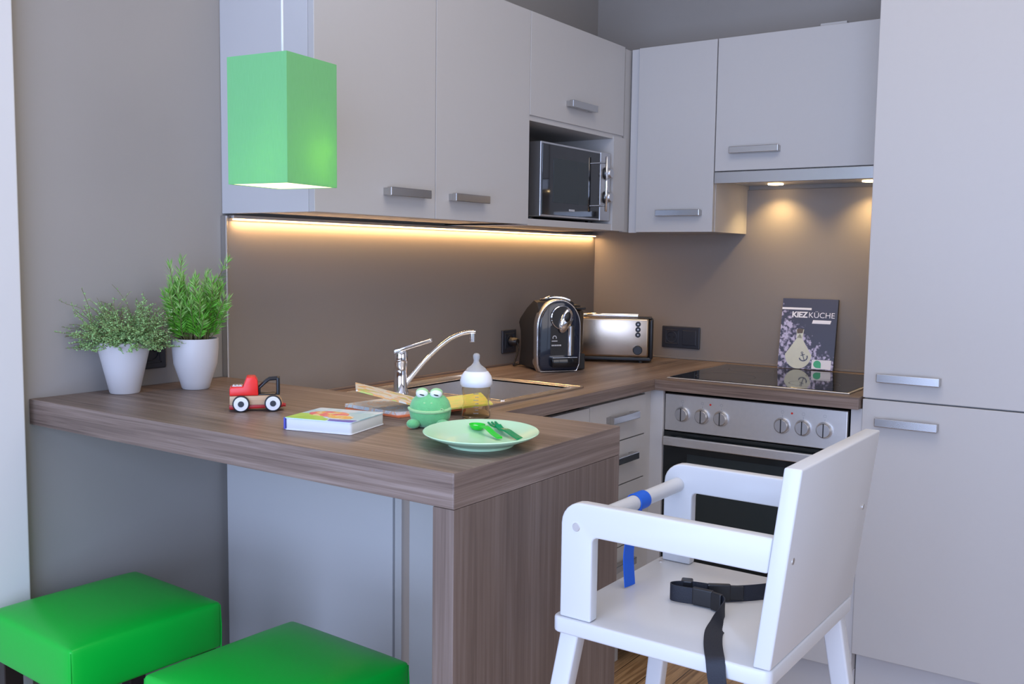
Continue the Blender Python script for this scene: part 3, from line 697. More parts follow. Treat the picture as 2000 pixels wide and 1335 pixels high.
b = text_bm('KÜCHE', .0265, Matrix.Translation((.089, -.0004, .176)) @ R90, bold=-.0001, space=1.0); addck('cover_title', b, 'white_print', cv)
b = BM(); box(b, .0, .098, -.0005, 0, .202, .209); prism(b, [(.103, .156), (.163, .156), (.166, .168), (.106, .168)], -.0005, 0, 'xz'); addck('title_banners', b, 'white_print', cv)
b = BM()
pl_ = []
for k in range(41):
    a = 2*PI*k/40-PI/2; c = math.cos(a); s_ = math.sin(a); wdt = .044*(1-.80*max(0, s_)**.9); pl_.append((.066+wdt*c, .048+(.0475 if s_ < 0 else .070)*s_))
prism(b, pl_[:-1], -.0006, 0, 'xz'); prism(b, [(.056, .105), (.076, .105), (.079, .135), (.054, .135)], -.0006, 0, 'xz'); addck('board_picture', b, 'cream_print', cv)
b = BM(); prism(b, [(.057, .120), (.075, .122), (.077, .136), (.062, .138), (.055, .134)], -.0009, -.0005, 'xz'); addck('handle_picture', b, 'brown_print', cv)
b = BM(); ma = Matrix.Translation((.084, 0, .040)) @ Matrix.Rotation(rad(-20), 4, 'Y')
box(b, -.0012, .0012, -.0010, -.0006, -.013, .014, 0, ma); box(b, -.007, .007, -.0010, -.0006, .007, .0095, 0, ma)
for k in range(12):
    a = PI+PI*k/11; x, z = .013*math.cos(a), .012*math.sin(a)+.0; box(b, x-.0018, x+.0018, -.0010, -.0006, z-.0018, z+.0018, 0, ma)
for k in range(8):
    a = 2*PI*k/8; x, z = .003*math.cos(a), .016+.003*math.sin(a); box(b, x-.001, x+.001, -.0010, -.0006, z-.001, z+.001, 0, ma)
addck('anchor_emblem', b, 'navy_print', cv)
b = BM(); box(b, .113, .176, -.0007, 0, .003, .034); addck('white_label', b, 'white_print', cv)
b = BM(); lathe(b, [(0, 0), (.0125, 0)], 28, Matrix.Translation((.131, -.0009, .019)) @ Matrix.Rotation(rad(90), 4, 'X')); box(b, .131, .1435, -.0010, -.0008, .0065, .019); addck('green_dot', b, 'green_print', cv)

# ---------------------------------------------------------------- bar stools
def pillow(bm, x0, x1, y0, y1, z0, z1, puff=.012):
    b = bmesh.new(); n = 14
    top = []
    def prof(u): return (1-abs(u)**5)
    for i in range(n+1):
        row = []
        for j in range(n+1):
            u = -1+2*i/n; v = -1+2*j/n
            row.append(b.verts.new(((x0+x1)/2+u*(x1-x0)/2, (y0+y1)/2+v*(y1-y0)/2, z1+puff*(prof(u)*prof(v)))))
        top.append(row)
    for i in range(n):
        for j in range(n): b.faces.new((top[i][j], top[i+1][j], top[i+1][j+1], top[i][j+1]))
    # side skirt with slight bulge
    per = [(i, 0) for i in range(n)]+[(n, j) for j in range(n)]+[(i, n) for i in range(n, 0, -1)]+[(0, j) for j in range(n, 0, -1)]
    prev = [top[i][j] for i, j in per]; cx, cy = (x0+x1)/2, (y0+y1)/2
    for (fz_, o_) in ((.2, .003), (.5, .005), (.8, .003), (1, 0)):
        cur = []
        for i, j in per:
            u = -1+2*i/n; v = -1+2*j/n; ou = 1 if abs(u) == 1 else 0; ov_ = 1 if abs(v) == 1 else 0
            cur.append(b.verts.new((cx+u*(x1-x0)/2+u*ou*o_*(1-abs(v)**6), cy+v*(y1-y0)/2+v*ov_*o_*(1-abs(u)**6), z1-(z1-z0)*fz_)))
        m_ = len(per)
        for k in range(m_): b.faces.new((prev[(k+1) % m_], prev[k], cur[k], cur[(k+1) % m_]))
        prev = cur
    b.faces.new(prev)
    bmesh.ops.recalc_face_normals(b, faces=b.faces)
    es = [e for e in b.edges if len(e.link_faces) == 2 and e.calc_face_angle(0) > .6]
    bmesh.ops.bevel(b, geom=es, offset=.007, segments=3, profile=.5, affect='EDGES')
    return merge(bm, b)
SZ = .605
st = thing('bar_stool', 'green vinyl bar stool nearest the wall and the white door frame', 'stool', (-2.262, -.225, 0), rad(-2.5), 'green stools at the bar')
b = BM(); pillow(b, -.156, .156, -.152, .152, SZ-.105, SZ-.012); cu = part('seat_cushion', b, 'vinyl', st, True, smooth=50)
b = BM()
for (x, y) in ((-.1545, -.1505), (.1545, -.1505), (.1545, .1505), (-.1545, .1505)): tube(b, [(x, y, SZ-.105), (x*1.004, y*1.004, SZ-.06), (x*.995, y*.995, SZ-.018)], .0016, 6)
part('corner_seam', b, 'vinyl', cu, True, smooth=60)
for (x, y) in ((-.13, -.126), (.13, -.126), (.13, .126), (-.13, .126)):
    b = BM(); prism(b, [(-.018, -.018), (.018, -.018), (.018, .018), (-.018, .018)], 0, SZ-.105, 'xy', .002, Matrix.Translation((x, y, 0))); part('leg', b, 'dkwood', st, True)
b = BM()
for s in (-1, 1): box(b, -.112, .112, s*.126-.010, s*.126+.010, .20, .235, .002); box(b, s*.13-.010, s*.13+.010, -.108, .108, .28, .315, .002)
part('foot_rails', b, 'dkwood', st, True)
st2 = copy_tree(st); st2.location = (-2.257, -.712, 0); st2['label'] = 'green vinyl bar stool in front, nearest the wooden panel leg'

# ---------------------------------------------------------------- high chair
H = dict(ax=-1.7491, ay=-.9289, a=-1.58254, zs=.57938, th=.0325, Dp=.4469, W=.4855, ln=.0425, bt=.0318, zt=.9375, af=.0153, aw=.070, za=.8118, ah=.0633, at=.0274, zd=.7634)
HK = .712
hcx = thing('high_chair', 'white wooden children high chair with black safety belt in front of the oven', 'high chair', (-3.3231+HK*(H['ax']+3.3231), -1.9152+HK*(H['ay']+1.9152), 0), H['a'])
HF = -1.285*(1-HK)/HK
HM = Matrix.Translation((0, 0, 1.285*(1-HK))) @ Matrix.Scale(HK, 4)
W_ = H['W']; Dp = H['Dp']; zs = H['zs']; th_ = H['th']
def rrect(x0, x1, y0, y1, r, n=6):
    P = []
    for (cx, cy, a0) in ((x1-r, y1-r, 0), (x0+r, y1-r, 90), (x0+r, y0+r, 180), (x1-r, y0+r, 270)):
        for k in range(n+1): a = rad(a0+90*k/n); P.append((cx+r*math.cos(a), cy+r*math.sin(a)))
    return P
b = BM(); prism(b, rrect(0, Dp, 0, W_, .018), zs-th_, zs, 'xy', .005, seg=3); part('seat', b, 'hc', hcx, 'HC', smooth=35)
# backrest: leaning board
b = BM(); z0 = zs+.0005; zt = H['zt']; ln = H['ln']; bt = H['bt']; x_b = Dp-.0015
prism(b, [(x_b-bt, z0), (x_b, z0), (x_b+ln, zt), (x_b+ln-bt, zt)], .003, W_-.003, 'xz', .004, seg=3); br_ = part('backrest', b, 'hc', hcx, 'HC', smooth=35)
for (t_, z_) in ((.031, .772), (.447, .781)):
    b = BM(); x = x_b+ln*(z_-z0)/(zt-z0); cyl(b, (x-.002, t_, z_), (x+.0012, t_, z_-.0002), .006, 20); part('screw', b, 'steel', br_, 'HC')
# side frames (L shaped with rounded top front corner)
def side_frame(t0):
    za, ah, af, aw = H['za'], H['ah'], H['af'], H['aw']
    xe = lambda z: x_b-bt+ln*(z-z0)/(zt-z0)-.0005
    P = [(af, zs+.0005)]; r = .045
    P += [(af, za-r)]
    for k in range(1, 7): a = rad(180-90*k/6); P.append((af+r+r*math.cos(a), za-r+r*math.sin(a)))
    P += [(xe(za), za), (xe(za-ah), za-ah)]
    r = .012
    for k in range(7): a = rad(90+90*k/6); P.append((af+aw+r+r*math.cos(a), za-ah-r+r*math.sin(a)))
    P += [(af+aw, zs+.0005)]
    b = BM(); prism(b, P, t0, t0+H['at'], 'xz', .004, seg=3); return b
sf = part('side_frame', side_frame(.006), 'hc', hcx, 'HC', smooth=35)
b = BM(); cyl(b, (H['af']+.035, .0045, H['zd']), (H['af']+.035, .0075, H['zd']), .0085, 24, bev=.0008); sw = part('screw', b, 'steel', sf, 'HC')
sf2 = part('side_frame', side_frame(W_-.006-H['at']), 'hc', hcx, 'HC', smooth=35)
b = BM(); cyl(b, (H['af']+.035, .033, H['zd']), (H['af']+.035, W_-.033, H['zd']), .0165, 32); part('front_rail', b, 'hc', hcx, 'HC', smooth=50)
# legs
for (s0, t0, ds, dt) in ((.012, .014, -1, -1), (.012, W_-.014-.036, -1, 1), (Dp-.012-.042, .014, 1, -1), (Dp-.012-.042, W_-.014-.036, 1, 1)):
    b = bmesh.new(); zt_ = zs-th_-.0005; sh = .145*(zt_-HF)*ds; st_ = .10*(zt_-HF)*dt
    lo_ = [b.verts.new((s0+.004+sh+u*.034, t0+.003+st_+v*.030, HF)) for u, v in ((0, 0), (1, 0), (1, 1), (0, 1))]
    hi_ = [b.verts.new((s0+u*.042, t0+v*.036, zt_)) for u, v in ((0, 0), (1, 0), (1, 1), (0, 1))]
    b.faces.new(lo_[::-1]); b.faces.new(hi_)
    for k in range(4): b.faces.new((lo_[k], lo_[(k+1) % 4], hi_[(k+1) % 4], hi_[k]))
    bmesh.ops.recalc_face_normals(b, faces=b.faces)
    bmesh.ops.bevel(b, geom=[e for e in b.edges if abs(e.verts[0].co.z-e.verts[1].co.z) > .1], offset=.005, segments=3, profile=.5, affect='EDGES')
    bb = BM(); merge(bb, b); part('leg', bb, 'hc', hcx, 'HC', smooth=35)
# blue crotch strap: loop round the rail and down to the seat
b = BM(); x0 = H['af']+.035; t_ = .262
lp = [(x0+.0185*math.cos(rad(a)), t_, H['zd']+.0185*math.sin(rad(a))) for a in range(-60, 270, 15)]
ribbon(b, lp+[lp[0]], (0, 1, 0), .044, .002); part('blue_strap_loop', b, 'blue', hcx, 'HC', smooth=50)
b = BM(); ribbon(b, smooth_path([(x0-.002, t_, H['zd']-.018), (x0-.008, t_-.006, .71), (x0-.014, t_-.014, .65), (x0-.006, t_-.020, zs+.001)], 6), (0, 1, 0), .044, .002); part('blue_strap', b, 'blue', hcx, 'HC', smooth=50)
# black belt
Zs = zs+.0015
def up(zz): return Zs+zz
W3 = Vector((0, 0, 1))
b = BM()
p = smooth_path([(.335, .365, up(.020)), (.300, .322, up(.018)), (.262, .285, up(.017)), (.225, .262, up(.017)), (.195, .250, up(.017))], 6)
ribbon(b, p, W3, .034, .0022); part('belt_strap', b, 'strap', hcx, 'HC', smooth=50)
b = BM(); p = smooth_path([(.215, .262, up(.018)), (.185, .255, up(.018)), (.160, .240, up(.018)), (.150, .224, up(.018)), (.160, .212, up(.018)), (.185, .214, up(.018)), (.212, .222, up(.018))], 6)
ribbon(b, p, W3, .034, .0022); part('belt_strap', b, 'strap', hcx, 'HC', smooth=50)
b = BM()
pts_ = [(.212, .220, up(.018)), (.240, .224, up(.018)), (.262, .219, up(.017)), (.276, .205, up(.015)), (.282, .180, up(.010)), (.292, .140, up(.003)), (.300, .100, up(.0025)), (.318, .055, up(.002)), (.336, .018, up(.002)), (.348, -.003, up(-.004)), (.356, -.010, up(-.04)), (.372, -.012, up(-.10)), (.39, -.012, up(-.17))]
wd_ = [(0, 0, 1)]*4+[(-.2, .1, .95), (-.7, -.2, .5), (-.9, -.3, .1), (-.9, -.38, 0), (-.9, -.4, 0), (-.95, -.3, 0), (-1, -.05, -.2), (-1, 0, -.2), (-1, 0, -.2)]
p = smooth_path(pts_, 5); wd = smooth_path(wd_, 5)
ribbon(b, p, list(wd), .034, .0022); part('belt_strap', b, 'strap', hcx, 'HC', smooth=50)
bmt = lambda x, y, a: Matrix.Translation((x, y, up(.0185))) @ Matrix.Rotation(rad(a), 4, 'Z')
b = BM(); box(b, -.024, .024, -.006, .006, -.018, .018, .003, bmt(.236, .2705, 32)); box(b, .020, .050, -.0045, .0045, -.015, .015, .002, bmt(.236, .2705, 32)); part('buckle', b, 'black', hcx, 'HC')
b = BM(); box(b, -.022, .022, -.006, .006, -.018, .018, .003, bmt(.222, .2225, 2)); box(b, .022, .046, -.005, .005, -.018, .018, .002, bmt(.222, .2225, -12)); part('buckle', b, 'black', hcx, 'HC')
b = BM(); box(b, -.012, .012, -.012, .012, .0, .0175, .003, bmt(.170, .258, 20)); part('slider', b, 'black', hcx, 'HC')
b = BM(); cyl(b, (.02, W_-.045, zs-.001), (.02, W_-.045, zs+.0008), .006, 16); part('screw_cover', b, 'steel', hcx, 'HC')

# ---------------------------------------------------------------- herb pots
def pot(loc, h, r0, r1, name, label, curve):
    o = thing(name, label, 'potted plant', loc)
    if curve: pr = [(0, 0), (r0*.92, 0), (r0, .003), (r0*1.13, h*.15), (r1*.93, h*.5), (r1*.99, h*.8), (r1, h), (r1-.003, h), (r1-.005, h-.012), (0, h-.012)]
    else: pr = [(0, 0), (r0*.95, 0), (r0, .003), (r1, h-.001), (r1-.0015, h), (r1-.0035, h), (r1-.006, h-.012), (0, h-.012)]
    b = BM(); lathe(b, pr, 56); part('pot', b, 'pot', o, True, smooth=40)
    b = BM(); lathe(b, [(0, h-.008), (r1-.006, h-.010)], 24); part('soil', b, 'soil', o, True)
    return o
def leafq(b, p, d, l, w, up_=None):
    d = d.normalized(); s = d.cross(Vector((random.uniform(-1, 1), random.uniform(-1, 1), random.uniform(-1, 1)))).normalized()
    n = d.cross(s)*.15*w
    v = [b.verts.new(q) for q in (p, p+d*l*.5+s*w/2+n, p+d*l, p+d*l*.5-s*w/2+n)]
    b.faces.new(v)
p1 = pot((-2.108, -.068, ZB+.0005), .110, .031, .0555, 'potted_thyme', 'potted thyme in a tapered white pot, the left and bushier herb', False)
b = bmesh.new(); bs = bmesh.new()
def wall_clip(o, q): return (o.y+q.y) < -.012
O1 = Vector((-2.108, -.068, ZB))
for i in range(300):
    a = random.uniform(0, 2*PI); rr = math.sqrt(random.random())*.040; base = Vector((rr*math.cos(a), rr*math.sin(a), .10))
    el = random.uniform(.12, 1.35); az = a+random.uniform(-.5, .5)
    d = Vector((math.cos(el)*math.cos(az), math.cos(el)*math.sin(az), math.sin(el)+.15)); ln_ = random.uniform(.052, .108)*(1.22 if el > .8 else 1.0)*(1.25 if random.random() < .12 else 1)
    pts = [base]; q = base.copy()
    for k in range(7):
        d = (d+Vector((random.uniform(-.35, .35), random.uniform(-.35, .35), random.uniform(-.28, .22)-.05))).normalized(); q = q+d*ln_/7
        if O1.y+q.y > -.01: q.y = -.01-O1.y
        if q.z < .098 and random.random() < .85: q.z = .098
        pts.append(q.copy())
    tube(bs, pts, .0005, 4, False)
    for k in range(1, 8):
        for m_ in range(7):
            t_ = random.random(); pp = pts[k-1].lerp(pts[k], t_)
            dl = Vector((random.uniform(-1, 1), random.uniform(-1, 1), random.uniform(-.5, 1)))
            e_ = pp+dl.normalized()*.006
            if wall_clip(O1, e_): leafq(b, pp, dl, random.uniform(.0038, .0068), random.uniform(.0022, .0036))
part('foliage', b, 'leaf1', p1, True); part('stems', bs, 'stem', p1, True)
p2 = pot((-1.972, -.128, ZB+.0005), .112, .030, .050, 'potted_rosemary', 'potted rosemary in a rounded white pot, the right and taller herb', True)
O2 = Vector((-1.972, -.128, ZB)); b = bmesh.new(); b3 = bmesh.new(); bs = bmesh.new()
for i in range(84):
    a = random.uniform(0, 2*PI); rr = math.sqrt(random.random())*.028; base = Vector((rr*math.cos(a), rr*math.sin(a), .10))
    lean_ = random.uniform(.05, .75); az = a+random.uniform(-.5, .5)
    d = Vector((math.sin(lean_)*math.cos(az), math.sin(lean_)*math.sin(az), math.cos(lean_))); ln_ = random.uniform(.08, .165)*(1.02-.35*lean_)
    if i == 0: d = Vector((.22, -.30, 1)); ln_ = .20
    if i == 1: d = Vector((-.1, .1, 1)); ln_ = .185
    if i == 2: d = Vector((-.28, .15, 1)); ln_ = .175
    pts = [base]; q = base.copy(); nS = 9
    for k in range(nS):
        d = (d+Vector((random.uniform(-.12, .12), random.uniform(-.12, .12), random.uniform(.0, .16)))).normalized(); q = q+d*ln_/nS
        if O2.y+q.y > -.014: q.y = -.014-O2.y
        pts.append(q.copy())
    tube(bs, pts, .0008, 5, False)
    for k in range(3, nS+1):
        for m_ in range(17):
            pp = pts[k-1].lerp(pts[k], random.random()); ax = (pts[k]-pts[k-1]).normalized()
            rd = Vector((random.uniform(-1, 1), random.uniform(-1, 1), random.uniform(-1, 1))); rd = (rd-ax*rd.dot(ax)).normalized()
            dl = (rd*.8+ax*(.7 if k < nS else 1.6)).normalized(); L_ = random.uniform(.013, .024)
            if wall_clip(O2, pp+dl*L_): leafq(b3 if (k >= nS-2 and random.random() < .55) else b, pp, dl, L_, .0019)
part('foliage', b, 'leaf2', p2, True); part('tip_foliage', b3, 'leaf3', p2, True, label='paler young tips'); part('stems', bs, 'stem', p2, True)

# ---------------------------------------------------------------- toy truck
vx_, vy_ = .757, -.653
tr = thing('toy_truck', 'small wooden toy tow truck with red cab and black crane frame', 'toy', (-2.085, -.462, ZB+.0004), math.atan2(-.068, .079))
# local x: 0 = middle, nose towards -x; -y = viewer side
hy = .019
b = BM(); prism(b, [(-.050, .012), (-.050, .030), (.040, .030), (.048, .017), (.046, .012)], -hy, hy, 'xz', .002); part('chassis', b, 'beech', tr, True, smooth=30)
b = BM(); prism(b, [(-.051, .0035), (-.051, .013), (.050, .013), (.050, .007), (.040, .006), (-.044, .0035)], -hy*.9, hy*.9, 'xz', .002); part('bumper', b, 'redd', tr, True, smooth=30)
b = BM(); prism(b, [(-.050, .0302), (-.050, .044), (-.046, .047), (-.025, .047), (-.018, .066), (-.003, .066), (.002, .059), (.003, .0302)], -hy, hy, 'xz', .002, seg=3); cb_ = part('cab', b, 'red', tr, True, smooth=30)
b = BM(); box(b, -.045, -.026, -.012, .012, .047, .0495, .0008)
for x in (-.042, -.036, -.030):
    cyl(b, (x, -.008, .049), (x, -.008, .0508), .0018, 10)
part('engine_grille', b, 'alu', cb_, True)
b = BM()
for y in (-.012, .010):
    tube(b, [(.005, y, .031), (.005, y, .044), (.018, y, .056), (.024, y, .060), (.040, y, .061)], .0024, 8)
    tube(b, [(.040, y, .063), (.040, y, .031)], .0034, 8)
box(b, .003, .043, -.015, .013, .0302, .0325, .0008); tube(b, [(.040, -.014, .061), (.040, .012, .061)], .0024, 8)
part('crane_frame', b, 'black', tr, True, smooth=40)
for x in (-.029, .030):
    for s in (-1, 1):
        mt = Matrix.Translation((x, s*(hy+.0005), .0155)) @ Matrix.Rotation(rad(90 if s < 0 else -90), 4, 'X')
        b = BM(); lathe(b, [(0, 0), (.0155, 0), (.0158, .001), (.0158, .007), (.0145, .008), (.0130, .008), (0, .008)], 36, mt); wh = part('wheel', b, 'rubber', tr, True, smooth=40)
        b = BM(); lathe(b, [(0, .0081), (.0134, .0081), (.0128, .0090), (.0065, .0088), (0, .0088)], 36, mt); part('wheel_disc', b, 'white_plastic', wh, True, smooth=40)
        b = BM(); lathe(b, [(0, .0105), (.0050, .0105), (.0058, .0088), (0, .0086)], 28, mt); part('hub', b, 'anthracite', wh, True, smooth=40)
b = BM(); tube(b, [(.049, -.010, .010), (.054, -.010, .010)], .0035, 10); part('tow_knob', b, 'redd', tr, True)

# ---------------------------------------------------------------- closed board book
def art_mat(name, cols, scale, seed):
    m = bpy.data.materials.new(name); m.use_nodes = True; nt = m.node_tree; N = nt.nodes; L = nt.links.new
    b = N['Principled BSDF']; b.inputs['Roughness'].default_value = .3
    tc = N.new('ShaderNodeTexCoord'); mp = N.new('ShaderNodeMapping'); mp.inputs['Location'].default_value = (seed, seed*.3, 0); L(tc.outputs['Object'], mp.inputs[0])
    n = N.new('ShaderNodeTexNoise'); n.inputs['Scale'].default_value = scale; n.inputs['Detail'].default_value = 1.5; L(mp.outputs[0], n.inputs['Vector'])
    r = N.new('ShaderNodeValToRGB'); r.color_ramp.interpolation = 'CONSTANT'; e = r.color_ramp.elements
    e[0].color = (*cols[0], 1); e[1].position = .44; e[1].color = (*cols[1], 1)
    for i, c in enumerate(cols[2:]): k = e.new(.50+.06*i); k.color = (*c, 1)
    L(n.outputs['Fac'], r.inputs[0]); L(r.outputs[0], b.inputs['Base Color']); return m
M['sky_art'] = art_mat('pale_blue_cover', [(.38, .62, .68), (.50, .70, .76), (.62, .74, .80)], 25, 3)
M['lime_art'] = art_mat('lime_cover', [(.30, .62, .06), (.36, .66, .07), (.40, .68, .10)], 30, 5)
M['pink_art'] = art_mat('pink_orange_art', [(.75, .08, .16), (.80, .16, .20), (.85, .38, .05), (.80, .62, .35)], 60, 1)
M['orange_art'] = art_mat('orange_art', [(.82, .52, .10), (.85, .40, .06), (.85, .66, .45)], 60, 8)
M['violet'] = mat('violet_print', (.09, .10, .50), .35)
L0 = Vector((-2.197, -.662)); F0 = Vector((-2.1655, -.788))
bka = math.atan2(F0.y-L0.y, F0.x-L0.x)   # local +x from left corner to front corner
bk = thing('board_book', 'closed board book with colourful pink and green cover on the bar', 'book', (L0.x, L0.y, ZB+.0004), bka)
BL_, BD_ = .130, .118  # local x length, local y depth (away from viewer => +y ... )
b = BM(); prism(b, rrect(0.001, BL_, 0.002, BD_, .006), .0012, .0195, 'xy', .0005); part('page_block', b, 'paper', bk, True, smooth=30)
b = BM(); prism(b, rrect(0, BL_+.001, 0, BD_+.001, .006), .0195, .0212, 'xy', .0004); cv = part('front_cover', b, 'sky_art', bk, True)
b = BM(); prism(b, rrect(0, BL_+.001, 0, BD_+.001, .006), 0, .0014, 'xy', .0004); part('back_cover', b, 'white_plastic', bk, True)
b = BM(); box(b, -.0012, .0012, .0008, BD_, 0.0005, .0210, .0004); part('spine', b, 'violet', bk, True)
b = BM(); prism(b, [(.001, .002), (BL_*.62, .001), (BL_*.60, .016), (BL_*.45, .030), (.055, .040), (.030, .050), (.012, .055), (.001, .052)], .0211, .0215, 'xy'); part('green_meadow_print', b, 'lime_art', cv, True)
b = BM(); prism(b, [(BL_*.66, .001), (BL_-.003, .001), (BL_, .004), (BL_, .022), (BL_*.62, .016)], .0211, .0216, 'xy'); part('violet_label_print', b, 'violet', cv, True)
b = BM(); lathe(b, [(0, .0218), (.030, .0218), (.030, .0213)], 28, Matrix.Translation((.052, .062, 0)), sx=1.25, sy=.85); part('pink_figure_print', b, 'pink_art', cv, True)
b = BM(); lathe(b, [(0, .0219), (.020, .0219), (.020, .0213)], 28, Matrix.Translation((.088, .040, 0)), sx=1.2, sy=.8); part('orange_figure_print', b, 'orange_art', cv, True)

# ---------------------------------------------------------------- open board book behind the frog
ob = thing('open_board_book', 'open board book with raised pages behind the plush frog', 'book', (-1.93, -.70, ZB+.0004))
def slab(bm, q, th=.002):
    """thin board from 4 corner points (top face)"""
    q = [Vector(p) for p in q]; n = (q[1]-q[0]).cross(q[3]-q[0]).normalized()
    if n.z < 0: n = -n
    b = bmesh.new(); A = [b.verts.new(p) for p in q]; B = [b.verts.new(p-n*th) for p in q]
    b.faces.new(A); b.faces.new(B[::-1])
    for k in range(4): b.faces.new((A[k], B[k], B[(k+1) % 4], A[(k+1) % 4]))
    bmesh.ops.recalc_face_normals(b, faces=b.faces); return merge(bm, b)
M['page_art'] = art_mat('pale_page_art', [(.60, .66, .66), (.70, .74, .74), (.72, .55, .40), (.62, .72, .74)], 45, 2)
M['page_art2'] = art_mat('warm_page_art', [(.72, .71, .62), (.74, .72, .64), (.80, .42, .14), (.50, .58, .14)], 38, 6)
M['yellow_art'] = art_mat('yellow_page_art', [(.55, .62, .10), (.62, .66, .16), (.70, .62, .12)], 45, 9)
M['orange'] = mat('orange_board', (.75, .20, .08), .4)
Z = ZB+.0004
b = BM(); slab(b, [(-1.975, -.590, Z+.0035), (-1.860, -.600, Z+.0035), (-1.835, -.775, Z+.0035), (-1.985, -.735, Z+.0035)], .0034); part('orange_cover', b, 'orange', ob)
b = BM(); slab(b, [(-1.974, -.588, Z+.011), (-1.864, -.600, Z+.011), (-1.842, -.770, Z+.009), (-1.980, -.728, Z+.009)], .0065); part('flat_pages', b, 'page_art', ob)
b = BM(); slab(b, [(-2.030, -.672, Z+.052), (-1.945, -.588, Z+.050), (-1.850, -.690, Z+.014), (-1.928, -.775, Z+.012)], .003); part('raised_page', b, 'page_art2', ob)
b = BM(); slab(b, [(-1.850, -.690, Z+.014), (-1.928, -.775, Z+.012), (-1.845, -.850, Z+.022), (-1.775, -.770, Z+.028)], .003); part('raised_page', b, 'yellow_art', ob)

# ---------------------------------------------------------------- plush frog
fa = yaw-PI/2+rad(-4)
fg = thing('plush_frog', 'small green plush frog with white eyes sitting beside the plate', 'toy', (-2.017, -.838, ZB+.0004), fa)
# local: -y faces the camera, x right
b = BM()
lathe(b, [(0, 0), (.022, .0008), (.031, .008), (.0355, .018), (.0368, .028), (.0358, .038), (.0325, .047), (.026, .054), (.016, .0585), (0, .060)], 48, None, 1, .84)
part('body', b, 'frog', fg, True, smooth=60)
b = BM(); pts = []
for k in range(-78, 79, 6):
    a = rad(k); pts.append((.0372*math.sin(a), -.0312*math.cos(a), .0345-.0050*math.cos(a)))
tube(b, pts, .0030, 8); part('mouth', b, 'frog_lt', fg, True, smooth=60)
b = BM(); tube(b, [(.024+.0032*math.cos(rad(k)), -.0240, .0325+.0032*math.sin(rad(k))) for k in range(0, 361, 30)], .0011, 6, False); part('mouth_corner', b, 'frog_lt', fg, True, smooth=60)
for (ex, ez) in ((-.0128, .0600), (.0122, .0600)):
    b = BM(); ellipsoid(b, (ex, -.012, ez), (.0108, .0088, .0082)); e = part('eye', b, 'eye', fg, True, smooth=60)
    b = BM(); mt = Matrix.Translation((ex+.001, -.0200, ez-.0012)) @ Matrix.Rotation(rad(14), 4, 'Y'); ellipsoid(b, (0, 0, 0), (.0046, .0014, .0014), mtx=mt); part('pupil', b, 'black', e, True, smooth=60)
    b = BM(); ellipsoid(b, (ex, -.0095, ez+.0022), (.0112, .0090, .0078)); part('eyelid', b, 'frog_lt', e, True, smooth=60)
for sx_ in (-1, 1):
    b = BM(); ellipsoid(b, (sx_*.026, -.024, .0085), (.0120, .012, .0085)); part('foot', b, 'frog', fg, True, smooth=60)
b = BM()
for x in (-.006, .006): ellipsoid(b, (x, -.0268, .0455), (.0022, .001, .0016))
part('nostrils', b, 'frog_lt', fg, True)

# ---------------------------------------------------------------- baby bottle
bo = thing('baby_bottle', 'baby bottle with white collar standing behind the mint plate', 'bottle', (-1.893, -.846, ZB+.0004))
b = BM(); lathe(b, [(0, 0), (.024, 0), (.0265, .003), (.0262, .018), (.0238, .030), (.0255, .042), (.0268, .054), (.0262, .060), (.0248, .060), (.0254, .053), (.0242, .042), (.0226, .030), (.0248, .018), (.025, .004), (0, .0025)], 48); part('bottle_body', b, 'bottle', bo, True, smooth=60)
b = BM(); lathe(b, [(0, .060), (.0275, .060), (.0298, .064), (.0300, .070), (.0280, .079), (.0225, .087), (.020, .0885), (0, .0885)], 48); part('collar', b, 'white_plastic', bo, True, smooth=60)
b = BM(); lathe(b, [(.0205, .0885), (.017, .0935), (.010, .0985), (.0062, .103), (.0050, .108), (.0062, .113), (.0064, .117), (.0045, .1205), (0, .1215)], 36); part('teat', b, 'teat', bo, True, smooth=60)
b = BM()
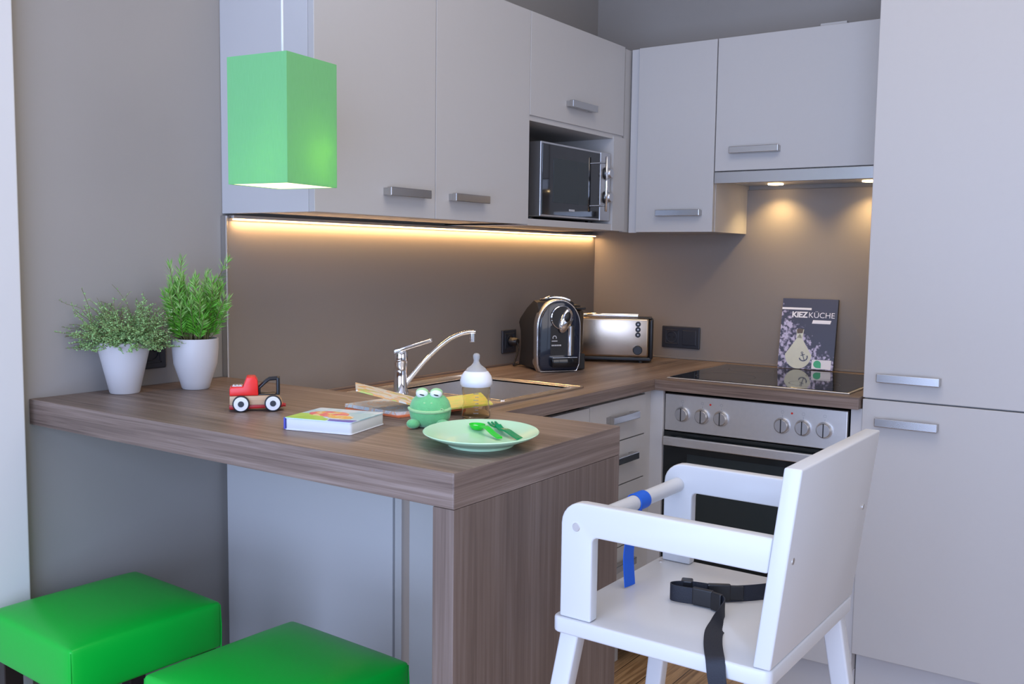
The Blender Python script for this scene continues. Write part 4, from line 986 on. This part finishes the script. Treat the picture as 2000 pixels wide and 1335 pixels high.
for k in range(7):
    z = .012+k*.006
    for q in range(2 if k % 2 else 3):
        a = yaw+PI+.15-.12*q; rr = .0268; x, y = rr*math.cos(a), rr*math.sin(a)
        box(b, -.0012, .0012, -.0002, .0002, 0, .0014, 0, Matrix.Translation((x, y, z)) @ Matrix.Rotation(a+PI/2, 4, 'Z'))
part('scale_marks', b, 'mark', bo, True)

# ---------------------------------------------------------------- plate, spoon, fork
pla = yaw-PI/2
PXc, PYc = -2.090, -1.004
pt = thing('plate', 'mint green plate with spoon and fork near the bar corner', 'plate', (PXc, PYc, ZB+.0004), pla)
b = BM(); lathe(b, [(0, .0035), (.052, .0035), (.058, .005), (.088, .0175), (.0925, .0205), (.0935, .0215), (.0925, .0225), (.086, .0205), (.056, .0080), (.050, .0068), (0, .0062)], 96, None, 1.0, 1.17)
pp_ = part('dish', b, 'mint', pt, True, smooth=50)
b = BM(); lathe(b, [(.050, .004), (.050, 0), (.053, 0), (.054, .005)], 64, None, 1.0, 1.17); part('foot_ring', b, 'mint', pt, True, smooth=50)
def spoon_path(): pass
PZ = ZB+.0075
so = thing('spoon', 'bright green plastic spoon lying on the mint plate', 'spoon', (-2.035, -.955, PZ+.001), math.atan2(-.085, -.045))
b = bmesh.new(); lathe_b = BM()
lathe(lathe_b, [(0, .0015), (.010, .003), (.014, .0075), (.0155, .0115), (.0145, .0115), (.0128, .0078), (.009, .0045), (0, .003)], 32, None, 1.1, .85); part('bowl', lathe_b, 'spoon', so, True, smooth=60)
b = BM(); ribbon(b, smooth_path([(.0155, 0, .010), (.035, 0, .012), (.062, 0, .006), (.085, 0, .003)], 5), (0, 1, 0), .009, .003); part('handle', b, 'spoon', so, True, smooth=40)
fo = thing('fork', 'dark green plastic fork lying beside the spoon on the plate', 'fork', (-2.022, -.990, PZ+.001), math.atan2(-.080, -.045))
b = BM(); ribbon(b, smooth_path([(-.004, 0, .0115), (.010, 0, .007), (.030, 0, .0085), (.060, 0, .005), (.082, 0, .003)], 5), (0, 1, 0), .011, .003); part('handle', b, 'fork', fo, True, smooth=40)
for y in (-.0065, 0, .0065):
    b = BM(); ribbon(b, smooth_path([(-.028, y, .0125), (-.016, y, .0095), (.000, y*.8, .0090)], 4), (0, 1, 0), .003, .0022); part('tine', b, 'fork', fo, True, smooth=40)
